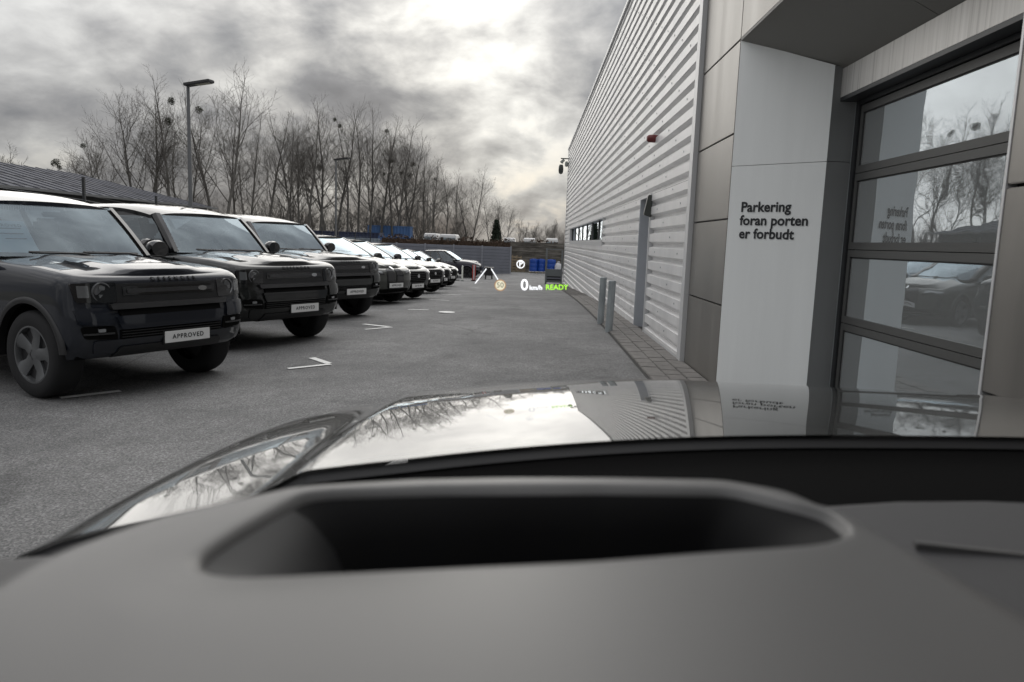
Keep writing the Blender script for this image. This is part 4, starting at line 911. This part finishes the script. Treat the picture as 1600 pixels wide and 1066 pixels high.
# hedge strip and vans beyond the end wall
hv = []; hf = []
for i in range(5200):
    x = rng.uniform(-13.5, 3); y = 66+rng.uniform(0, 1.2); z = gz(66)+rng.uniform(.1, 2.6+.12*math.sin(x*2)); q = rng.normal(0, .09, (3, 3)); o = len(hv)
    for r_ in q: hv.append((x+r_[0], y+r_[1], z+r_[2]))
    hf.append((o, o+1, o+2))
hd = thing('beech_hedge', 'brown leafless hedge above the grey sheet fence', 'hedge', (-5, 66.5, gz(66)))
o = MB().add(hv, hf).build('foliage', 'hedge_brown', hd); o.matrix_parent_inverse = Matrix.Translation(-Vector((-5, 66.5, gz(66)))); o['kind'] = 'stuff'
MB().box((-8.4, .1, 0), (7.9, .6, 2.35)).build('core', 'hedge_brown', hd)
def van(px0, px1, ytop, Y, lab, front):
    xa_, xb_ = atY(px0, 376, Y)[0], atY(px1, 376, Y)[0]; w = (xb_-xa_)/2; zt = atY((px0+px1)/2, ytop, Y)[2]; z0 = gz(Y); h_ = zt-z0
    e = thing('parked_van', lab, 'van', ((xa_+xb_)/2, Y, z0), 0, 'vehicles behind the end wall'); m = MB(); rows = []
    for z, k, dy in ((.35, 1, 0), (h_*.55, 1, 0), (h_*.62, .98, .05), (h_*.9, .86, .2), (h_*.97, .8, .3), (h_, .7, .5)):
        rows.append([(s*w*k, y, z) for s, y in ((-1, dy), (1, dy), (1, 4.6-dy), (-1, 4.6-dy), (-1, dy))])
    m.grid(rows).add([rows[-1][i] for i in range(4)], [(0, 1, 2, 3)]).build('body', 'van_white', e, 30)
    MB().add([(-w*.9, .03, h_*.64), (w*.9, .03, h_*.64), (w*.8, .16, h_*.88), (-w*.8, .16, h_*.88)], [(0, 1, 2, 3)]).build('rear_window' if not front else 'windscreen', 'side_glass', e)
    for s in (-1, 1): MB().lathe([(.0, -.1), (.33, -.1), (.33, .1), (0, .1)], 16, 'x', (s*w*.88, .8, .33)).build('wheel', 'rubber', e)
van(785, 806, 371.5, 74, 'pale van roof showing behind the grey fence end', 0); van(816, 839, 372, 74, 'white van with dark red lower body left of two behind the wall', 1)
van(852, 874, 372.5, 74, 'white van with dark windows nearest the building corner behind the wall', 1); van(660, 683, 364.5, 80, 'white van roof behind the hedge, left of two', 0); van(684, 714, 366, 80, 'white van roof behind the hedge, right of two', 0)

# ------------------------------------------------------------------ trees
def tree_mesh(H, seed, kind):
    r_ = random.Random(seed); tv = []; tf = []; cv = []; cf = []
    def tubeo(pts, rad, n, vv, ff):
        m = MB(); m.tube(pts, rad, n, False); o = len(vv); vv += m.v; ff += [tuple(i+o for i in q) for q in m.f]
    def branch(p, d, L, r, lev, maxlev):
        n = (5, 4, 3, 2)[min(lev, 3)]; pts = [p]; q = Vector(d); pos = Vector(p); rad = [r]
        for k in range(n):
            q = (q+Vector((r_.gauss(0, .13), r_.gauss(0, .13), .10+r_.gauss(0, .06)))).normalized(); pos = pos+q*(L/n); pts.append(pos.copy()); rad.append(max(r*(1-.8*(k+1)/n), .006))
        tubeo(pts, rad, 4 if lev < 2 else 3, cv, cf)
        if lev >= maxlev: return
        m = (7, 6, 5)[min(lev, 2)]
        for k in range(m):
            t = .22+.76*(k+r_.random())/m; i = min(int(t*n), n-1); u = t*n-i; bp = pts[i].lerp(pts[i+1], u); td = (pts[i+1]-pts[i]).normalized()
            az = r_.uniform(0, 6.283); sd = td.orthogonal(); sd.rotate(Matrix.Rotation(az, 3, td)); dd = (td*math.cos(R(42))+sd*math.sin(R(r_.uniform(28, 48)))).normalized()
            branch(bp, dd, L*(.62-.3*t)*r_.uniform(.8, 1.2), max(r*(1-t*.7)*.5, .008), lev+1, maxlev)
    if kind == 'shrub':
        for k in range(9):
            a = r_.uniform(0, 6.283); s = r_.uniform(.1, .45); d = Vector((math.cos(a)*s, math.sin(a)*s, 1)).normalized()
            branch(Vector((math.cos(a)*.2, math.sin(a)*.2, 0)), d, H*r_.uniform(.6, .95), .05, 0, 2)
        tubeo([(0, 0, -.2), (0, 0, .25)], [.22, .14], 8, tv, tf)
        return tv, tf, cv, cf
    stems = 1 if kind == 'tall' else 2
    for s in range(stems):
        pos = Vector((0, 0, -.3)); q = Vector((r_.gauss(0, .04), r_.gauss(0, .04), 1)) if stems == 1 else Vector(((-1, 1)[s]*r_.uniform(.13, .3), r_.gauss(0, .12), 1)).normalized()
        hh = H*(1 if s == 0 else r_.uniform(.8, .97)); n = 12; pts = [pos.copy()]; r0 = H*.0108; rad = [r0]
        for k in range(n):
            q = (q+Vector((r_.gauss(0, .05), r_.gauss(0, .05), .06))).normalized(); pos = pos+q*(hh/n); pts.append(pos.copy()); rad.append(max(r0*(1-(k+1)/n)**.8, .014))
        tubeo(pts, rad, 8, tv, tf)
        nb = 22 if kind == 'tall' else 20; t0 = .32 if kind != 'low' else .15
        for k in range(nb):
            t = t0+(.97-t0)*(k+r_.random())/nb; i = min(int(t*n), n-1); bp = pts[i].lerp(pts[i+1], t*n-i); a = r_.uniform(0, 6.283); tl = R(r_.uniform(28, 55)*(1.1-.4*t))
            d = Vector((math.cos(a)*math.sin(tl), math.sin(a)*math.sin(tl), math.cos(tl)))
            branch(bp, d, H*(.34*(1-t)+.075)*r_.uniform(.7, 1.25)*(1.35 if kind == 'spread' else 1), max(rad[i]*.42, .016), 0 if t < .75 else 1, 2)
    return tv, tf, cv, cf
PROTO = {}
def proto(kind, seed, H):
    tv, tf, cv, cf = tree_mesh(H, seed, kind); a = bpy.data.meshes.new('trunk'); a.from_pydata(tv, [], tf); b = bpy.data.meshes.new('crown'); b.from_pydata(cv, [], cf)
    for me, m in ((a, 'bark'), (b, 'twig')):
        me.materials.append(MATS[m]); me.polygons.foreach_set('use_smooth', [True]*len(me.polygons)); me.update()
    PROTO.setdefault(kind, []).append((a, b, H, tv))
for s in range(7): proto('tall', 11+s, 15.)
for s in range(3): proto('spread', 31+s, 14.)
for s in range(2): proto('low', 51+s, 9.)
for s in range(4): proto('shrub', 71+s, 5.)
mv = []; mf = []
for i in range(420):
    d = Vector(rng.normal(0, 1, 3)).normalized()*(.5*rng.random()**.4); q = rng.normal(0, .055, (3, 3)); o = len(mv)
    for k in range(3): mv.append((d.x+q[k][0], d.y+q[k][1], d.z+q[k][2]))
    mf.append((o, o+1, o+2))
MIST = bpy.data.meshes.new('mistletoe_ball'); MIST.from_pydata(mv, [], mf); MIST.materials.append(MATS['mistletoe'])
TC = {}
def tree(kind, px, ptop, Y, lab, group, name='bare_tree', balls=(), lean=0, idx=None):
    L = PROTO[kind]; k = TC.get(kind, 0); TC[kind] = k+1; a, b, H, tv = L[(k if idx is None else idx) % len(L)]
    top = atY(px, ptop, Y); z0 = gz(Y); s = (top[2]-z0)/H; e = thing(name, lab, 'shrub' if kind == 'shrub' else 'tree', (top[0], Y, z0), random.uniform(0, 6.28), group)
    e.rotation_euler = (0, R(lean), random.uniform(0, 6.28)) if not lean else (0, R(lean), random.uniform(-.4, .4))
    e.scale = (s, s, s) if kind != 'shrub' else (s*random.uniform(.9, 1.3), s*random.uniform(.9, 1.3), s)
    for n_, me in (('trunk', a), ('crown', b)):
        o = bpy.data.objects.new(n_, me); COL.objects.link(o); o.parent = e
    for (bx, by) in balls:
        w = atY(bx, by, Y); e_ = bpy.data.objects.new('mistletoe_ball', MIST); COL.objects.link(e_); e_.parent = e
        bpy.context.view_layer.update(); e_.location = e.matrix_world.inverted() @ Vector(w); q = random.uniform(.4, .75)/s; e_.scale = (q, q, q)
GA, GB, GC = 'bare trees of the belt behind the low building', 'bare trees of the belt behind the parked cars', 'bare trees at the far end of the yard'
tree('spread', 168, 190, 64, 'bare tree leaning left above the low roof, with dark mistletoe balls', GA, balls=((130, 228), (87, 255)), lean=-16)
tree('spread', 212, 132, 66, 'bare forked tree above the middle of the low roof', GA, idx=1)
tree('tall', 241, 150, 68, 'slender bare tree left of the tall lamp post', GA); tree('tall', 262, 108, 66, 'tall bare tree just left of the tall lamp post with two mistletoe balls', GA, balls=((268, 158), (263, 190)))
tree('spread', 334, 96, 64, 'tallest bare tree of the belt, just right of the tall lamp post', GA, idx=2, balls=((311, 172),))
tree('low', 100, 205, 70, 'low bare tree at the left end above the low roof', GA, balls=((93, 262),)); tree('low', 18, 222, 95, 'small far bare tree above the roof at the left picture edge', GA)
LB = 'bare slender tree in the belt behind the parked cars'
BELT = ((285, 180, 78), (365, 165, 74), (392, 172, 74), (415, 158, 78), (440, 166, 76), (462, 176, 80), (478, 160, 78), (500, 152, 82), (516, 162, 84), (545, 178, 84), (560, 170, 88), (578, 164, 88), (598, 178, 92), (618, 186, 92), (636, 208, 98), (650, 222, 102), (664, 236, 100), (682, 246, 106), (700, 256, 108), (716, 266, 112), (735, 262, 116), (380, 215, 98), (490, 205, 110), (590, 222, 118), (640, 250, 124), (455, 225, 112), (672, 262, 126))
PXS = [q[0] for q in BELT]
ORD = ['first', 'second', 'third', 'fourth', 'fifth', 'sixth', 'seventh', 'eighth', 'ninth', 'tenth', 'eleventh', 'twelfth', 'thirteenth', 'fourteenth', 'fifteenth', 'sixteenth', 'seventeenth', 'eighteenth', 'nineteenth', 'twentieth']
ORD += ['twenty-'+q for q in ORD[:9]]
for px, tp, Y in BELT:
    tree('tall' if (px % 3) else 'spread', px, tp, Y, 'bare tree of the belt behind the parked cars, '+('slender' if px % 3 else 'spreading')+', '+ORD[sorted(PXS).index(px)]+' from the left', GB, balls={500: ((523, 187), (531, 197)), 598: ((604, 205),), 618: ((613, 252), (600, 272)), 636: ((645, 257), (627, 270), (640, 274)), 682: ((680, 280),), 545: ((500, 262),)}.get(px, ()))
tree('spread', 768, 308, 120, 'bare spreading tree left of the dark conifer at the far end', GC); tree('spread', 790, 309, 122, 'bare spreading tree right of the dark conifer at the far end', GC); tree('low', 722, 318, 118, 'thin low bare tree with one mistletoe ball at the right end of the belt', GC, balls=((722, 331),))
for k, px in enumerate((815, 829, 842, 856, 868, 880)): tree('low', px, 338+(k % 3)*5, 135+k*3, 'bushy bare tree, '+ORD[k]+' to the right of the conifer at the far end', GC)
LS = 'bare undergrowth shrub at the foot of the tree belt'
for k in range(30):
    px = 120+k*21+random.uniform(-5, 5); tree('shrub', px, 304+random.uniform(-14, 20)+max(0, px-560)*.13, 70+max(0, px-250)*.075+random.uniform(-4, 14), LS, 'undergrowth of the tree belt', 'bare_shrub')
# conifer
x, _, zt = atY(776, 344, 112); z0 = gz(112); e = thing('conifer_tree', 'small dark green conifer at the far end between two bare trees', 'tree', (x, 112, z0)); H = zt-z0; v = []; f = []
for i in range(1500):
    t = rng.random()**.7; rad = 1.5*(1-t)*rng.random()**.5+.05; a = rng.uniform(0, 6.283); q = rng.normal(0, .16, (3, 3)); o = len(v)
    for k in range(3): v.append((rad*math.cos(a)+q[k][0], rad*math.sin(a)+q[k][1], .3+t*(H-.4)+q[k][2]))
    f.append((o, o+1, o+2))
MB().add(v, f).build('crown', 'conifer', e); MB().tube([(0, 0, -.2), (0, 0, H*.8)], [.15, .03], 8).build('trunk', 'bark', e)

# ------------------------------------------------------------------ the car the picture is taken from
own = thing('own_car', 'dark car the picture is taken from, its glossy bonnet and grey dashboard in front', 'car', (.45, 1.0, 0)); OL = Vector((.45, 1., 0))
def op(mb, n, m, smooth=False, parent=own):
    o = mb.build(n, m, None, smooth); o.parent = parent
    if parent is own: o.matrix_parent_inverse = Matrix.Translation(-OL)
    return o
yedge = interp([(-.72, .84), (-.62, .87), (-.47, .90), (-.31, .955), (-.28, .985), (-.145, 1.005), (.06, 1.03), (.38, 1.07), (.76, 1.13), (1.2, 1.13), (1.6, .95)])
XC = .45
def sect(x):                                     # bonnet section across the car, mirrored about its centre line
    d = abs(x-XC)
    base = -.115*d*d if x < XC else -.02*d*d
    pts = [(0, 0), (.60, .0), (.70, .003), (.735, .004), (.76, -.004), (.785, -.012), (.82, -.014), (.92, -.012), (1.0, -.012), (1.06, -.024), (1.11, -.06), (1.14, -.11), (1.165, -.2), (1.178, -.4), (1.18, -.5)]
    return base+float(np.interp(d, *zip(*pts)))
def smooth_sect(x): return sum(sect(x+k*.008)*w for k, w in ((-2, .1), (-1, .22), (0, .36), (1, .22), (2, .1)))
xs = sorted(set(list(np.round(np.arange(-.725, 1.626, .02), 4)) + list(np.round(np.arange(-.40, -.22, .006), 4))+[-.729, -.72, -.71, -.70, 1.624]))
yfront = lambda x: 2.72-.45*(abs(x-XC)/1.18)**2.6
rows = []
for t in np.linspace(0, 1, 90):
    row = []
    for x in xs:
        y = yedge(x)+t*(yfront(x)-yedge(x)); d = y-1.0
        z = 1.182-.092*d*abs(d) - (.9*max(0, y-yfront(x)+.42)**2.0) + smooth_sect(x)
        k = max(0, (t-.55)/.45); xx = XC+(x-XC)*(1+.03*(1-t)**3-.14*k**2.2)
        row.append((xx, y, z))
    rows.append(row)
iL = [i for i, x in enumerate(xs) if x <= -.305][-1]; iR = [i for i, x in enumerate(xs) if x >= XC*2+.305][0]
op(MB().grid([r[iL:iR+1] for r in rows]), 'bonnet', 'bonnet_paint', 'all')
op(MB().grid([r[:iL+1] for r in rows]), 'front_wing', 'bonnet_paint', 'all'); op(MB().grid([r[iR:] for r in rows]), 'front_wing', 'bonnet_paint', 'all')
e0 = rows[0]
op(MB().grid([[(x, y+.01, z-.012) for x, y, z in e0], [(x, y-.04, z-.03) for x, y, z in e0], [(x*.9, .62, 1.13) for x, y, z in e0], [(x*.85, .4, 1.0) for x, y, z in e0]]), 'cowl', 'pure_black', 'all')
op(MB().grid([[(x, y+.004, z-.006) for x, y, z in e0], [(x, y-.012, z-.016) for x, y, z in e0]]), 'bonnet_seal', 'seal_black')
# lower dashboard
op(MB().grid([[(x, .02, 1.165) for x in np.linspace(-.8, 1.6, 25)], [(x, float(np.interp(x, [-.8, -.4, .45, 1.6], [.44, .54, .78, .78]))-.03, 1.20) for x in np.linspace(-.8, 1.6, 25)], [(x, float(np.interp(x, [-.8, -.4, .45, 1.6], [.44, .54, .78, .78])), 1.19) for x in np.linspace(-.8, 1.6, 25)], [(x, float(np.interp(x, [-.8, -.4, .45, 1.6], [.44, .54, .78, .78]))+.01, 1.12) for x in np.linspace(-.8, 1.6, 25)]]), 'dashboard', 'dash_dark', 'all')
a_, b_ = on(1432, 824, 2, 1.215), on(1620, 852, 2, 1.205); a_[2] = 1.196; b_[2] = 1.19
op(MB().beam(tuple(a_), tuple(b_), .006, .012), 'vent_trim', 'dash_soft')
# projector surround
hole = [(-.156, .3646), (-.114, .374), (.03, .408), (.190, .448), (.216, .470), (.212, .505), (.160, .545), (.06, .538), (-.06, .520), (-.148, .500), (-.158, .475), (-.172, .4235), (-.178, .386)]
outl = [(-.262, .30), (-.256, .38), (-.225, .445), (-.158, .510), (-.08, .535), (-.014, .547), (.07, .558), (.155, .566), (.198, .546), (.224, .485), (.252, .375), (.27, .30), (.30, .02), (-.30, .02)]
ce = np.array([.03, .455])
def polar(poly, n=180):
    out = []
    for k in range(n):
        a = 2*math.pi*k/n; d = np.array([math.cos(a), math.sin(a)]); best = 0
        for i in range(len(poly)):
            p, q = np.array(poly[i])-ce, np.array(poly[(i+1) % len(poly)])-ce; e_ = q-p; den_ = d[0]*e_[1]-d[1]*e_[0]
            if abs(den_) < 1e-9: continue
            t = (p[0]*e_[1]-p[1]*e_[0])/den_; u = (p[0]*d[1]-p[1]*d[0])/den_
            if t > 0 and -1e-6 <= u <= 1+1e-6: best = max(best, t)
        out.append(best)
    out = np.array(out)
    for _ in range(2): out = (np.roll(out, 1)+2*out+np.roll(out, -1))/4
    return out
rh, ro_ = polar(hole), polar(outl); ro_ = np.maximum(ro_, rh+.012); ZD = 1.27
def ring(rad, z): return [(ce[0]+rad[k % 180]*math.cos(2*math.pi*k/180), ce[1]+rad[k % 180]*math.sin(2*math.pi*k/180), z) for k in range(181)]
rim_ = [ring(rh, ZD-.007), ring(rh+.004, ZD-.0015), ring(rh+np.minimum(.012, (ro_-rh)*.4), ZD)]
rim_ += [ring(rh+(ro_-rh)*k, ZD) for k in (.55, .75, .92)] + [ring(ro_+.004, ZD-.001), ring(ro_+.012, ZD-.006), ring(ro_+.022, ZD-.02), ring(ro_+.03, ZD-.045), ring(ro_+.04, ZD-.09)]
op(MB().grid(rim_), 'projector_surround', 'dash_soft', 'all')
flr = [(-.10, .372), (.0, .392), (.14, .425), (.155, .5), (.14, .53), (.0, .512), (-.115, .485)]
rf_ = np.minimum(polar(flr), rh*.96)
def arc(rad, z, k0, k1): return [(ce[0]+rad[k % 180]*math.cos(2*math.pi*k/180), ce[1]+rad[k % 180]*math.sin(2*math.pi*k/180), z) for k in range(k0, k1+1)]
for k0, k1, m_ in ((-14, 1, 'recess_lit'), (1, 86, 'recess_shaded'), (86, 112, 'recess_lit'), (112, 166, 'recess_shaded')):  # one wall: lit ends lighter, shaded stretches blacker, set by colour
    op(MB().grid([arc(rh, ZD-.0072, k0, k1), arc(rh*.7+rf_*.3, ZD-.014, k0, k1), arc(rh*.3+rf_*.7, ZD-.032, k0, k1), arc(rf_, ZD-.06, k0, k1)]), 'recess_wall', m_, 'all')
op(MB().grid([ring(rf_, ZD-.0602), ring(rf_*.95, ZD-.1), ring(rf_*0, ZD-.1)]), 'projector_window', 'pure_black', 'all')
# unseen roof, pillars and sides of the own car; roof added to shade dashboard
rw = [[(XC+u*.66, y, 1.70+.05*(1-u*u)-.14*max(0, .75-(.55-y) if False else 0)-.10*max(0, (y+.3)/.45)**2-.25*max(0, (-2.0-y)/1.4)**2) for u in np.linspace(-1, 1, 13)] for y in np.linspace(.14, -3.2, 16)]
op(MB().grid(rw), 'roof', 'paint_graphite', 'all'); op(MB().grid([[(x, y, z-.05) for x, y, z in r] for r in rw]), 'headliner', 'cabin_grey', 'all')
for s_ in (-1, 1):
    op(MB().tube([(XC+s_*1.12, .80, 1.05), (XC+s_*.95, .50, 1.33), (XC+s_*.67, .10, 1.62)], [.05, .045, .05], 8), 'windscreen_pillar', 'paint_graphite', True)
    op(MB().tube([(XC+s_*1.02, -.75, 1.05), (XC+s_*.68, -.8, 1.66)], .06, 8), 'door_pillar', 'gloss_black', True); op(MB().tube([(XC+s_*.98, -3.0, 1.1), (XC+s_*.66, -2.9, 1.5)], .16, 8), 'rear_pillar', 'paint_graphite', True)
    op(MB().grid([[(XC+s_*(w_-.04*(abs(y+1.3)/2.1)**4), y, z) for y in np.linspace(.86, -3.3, 22)] for z, w_ in ((.30, .98), (.45, 1.03), (.75, 1.06), (.95, 1.05), (1.05, 1.02), (1.08, .97))]), 'door_side', 'paint_graphite', 'all')
    for y in (1.62, -1.38): make_wheel(own, (XC+s_*.86-.45, y-1.0, .375), s_, .375, .262, 'rim_black', .26)
for w_ in [o for o in own.children if o.name.startswith('wheel')]: w_.rotation_euler[2] += math.pi/2
op(MB().grid([[(XC+u*1.0, -3.3, z) for u in (-1, -.5, 0, .5, 1)] for z in (.35, 1.08)]).grid([[(XC+u*.95, -3.3, 1.08) for u in (-1, 0, 1)], [(XC+u*.62, -3.15, 1.52) for u in (-1, 0, 1)]]), 'tailgate', 'paint_graphite')
op(MB().box((XC-.95, -3.2, .32), (XC+.95, .3, .36)), 'cabin_floor', 'cabin_dark')
for x in (-.02, .92):
    op(MB().box((x-.24, -1.05, .6), (x+.24, -.85, 1.22)), 'seat', 'cabin_grey'); op(MB().box((x-.24, -.85, .45), (x+.24, -.35, .62)), 'seat_base', 'cabin_grey')
op(MB().grid([[(XC+u*w_, y, z) for u in np.linspace(-1, 1, 15)] for y, z, w_ in ((2.50, .86, .80), (2.66, .74, .86), (2.68, .5, .9), (2.55, .3, .88))]), 'front_bumper', 'paint_graphite', 'all')
# head-up read-out seen over the bonnet
YH = 2.6; hp = lambda px, py: Vector(atY(px, py, YH)); pxm = YH/F*1.006
hud = thing('head_up_display', 'glowing head-up read-out with zero km/h, ready, parking and speed limit symbols', 'display', tuple(hp(815, 455))); HL = hud.location.copy()
ux = (hp(900, 440)-hp(800, 440)).normalized(); uz = (hp(820, 400)-hp(820, 450)).normalized()
def hpart(o): o.parent = hud; o.matrix_parent_inverse = Matrix.Translation(-HL); return o
def htext(n, t, px, py, hpx, m, **k): return hpart(text_on(n, t, hpx*pxm/.70, hp(px, py), ux, uz, m, None, **k))
htext('speed_digit', '0', 819.5, 446, 17, 'hud_white', offset=.0009); htext('unit_text', 'km/h', 837.3, 450, 7.0, 'hud_white', offset=.0005); htext('ready_text', 'READY', 870, 449.3, 7.8, 'hud_green', offset=.0005)
htext('parking_letter', 'P', 813.8, 413, 8, 'hud_white', offset=.0004); htext('limit_text', '50', 781.5, 446, 8, 'hud_dim')
def disc(n, px, py, r0, r1, m, back=0.0):
    c = hp(px, py)+Vector((0, back, 0)); q = np.linspace(0, 2*math.pi, 33); hpart(MB().grid([[c+(ux*math.cos(a)+uz*math.sin(a))*r*pxm for a in q] for r in (r0, r1)]).build(n, m))
disc('parking_ring', 813.5, 413, 5.0, 6.4, 'hud_white'); disc('limit_disc', 781.5, 446, 0.001, 7.3, 'hud_cream', .004); disc('limit_ring', 781.5, 446, 7.4, 9.0, 'hud_amber', .004)
for p0, p1 in (((742.5, 443), (760, 420)), ((767.5, 420), (778, 437))): hpart(MB().beam(hp(*p0), hp(*p1), 1.4*pxm, .001, (0, 1, 0)).build('lane_line', 'hud_white'))
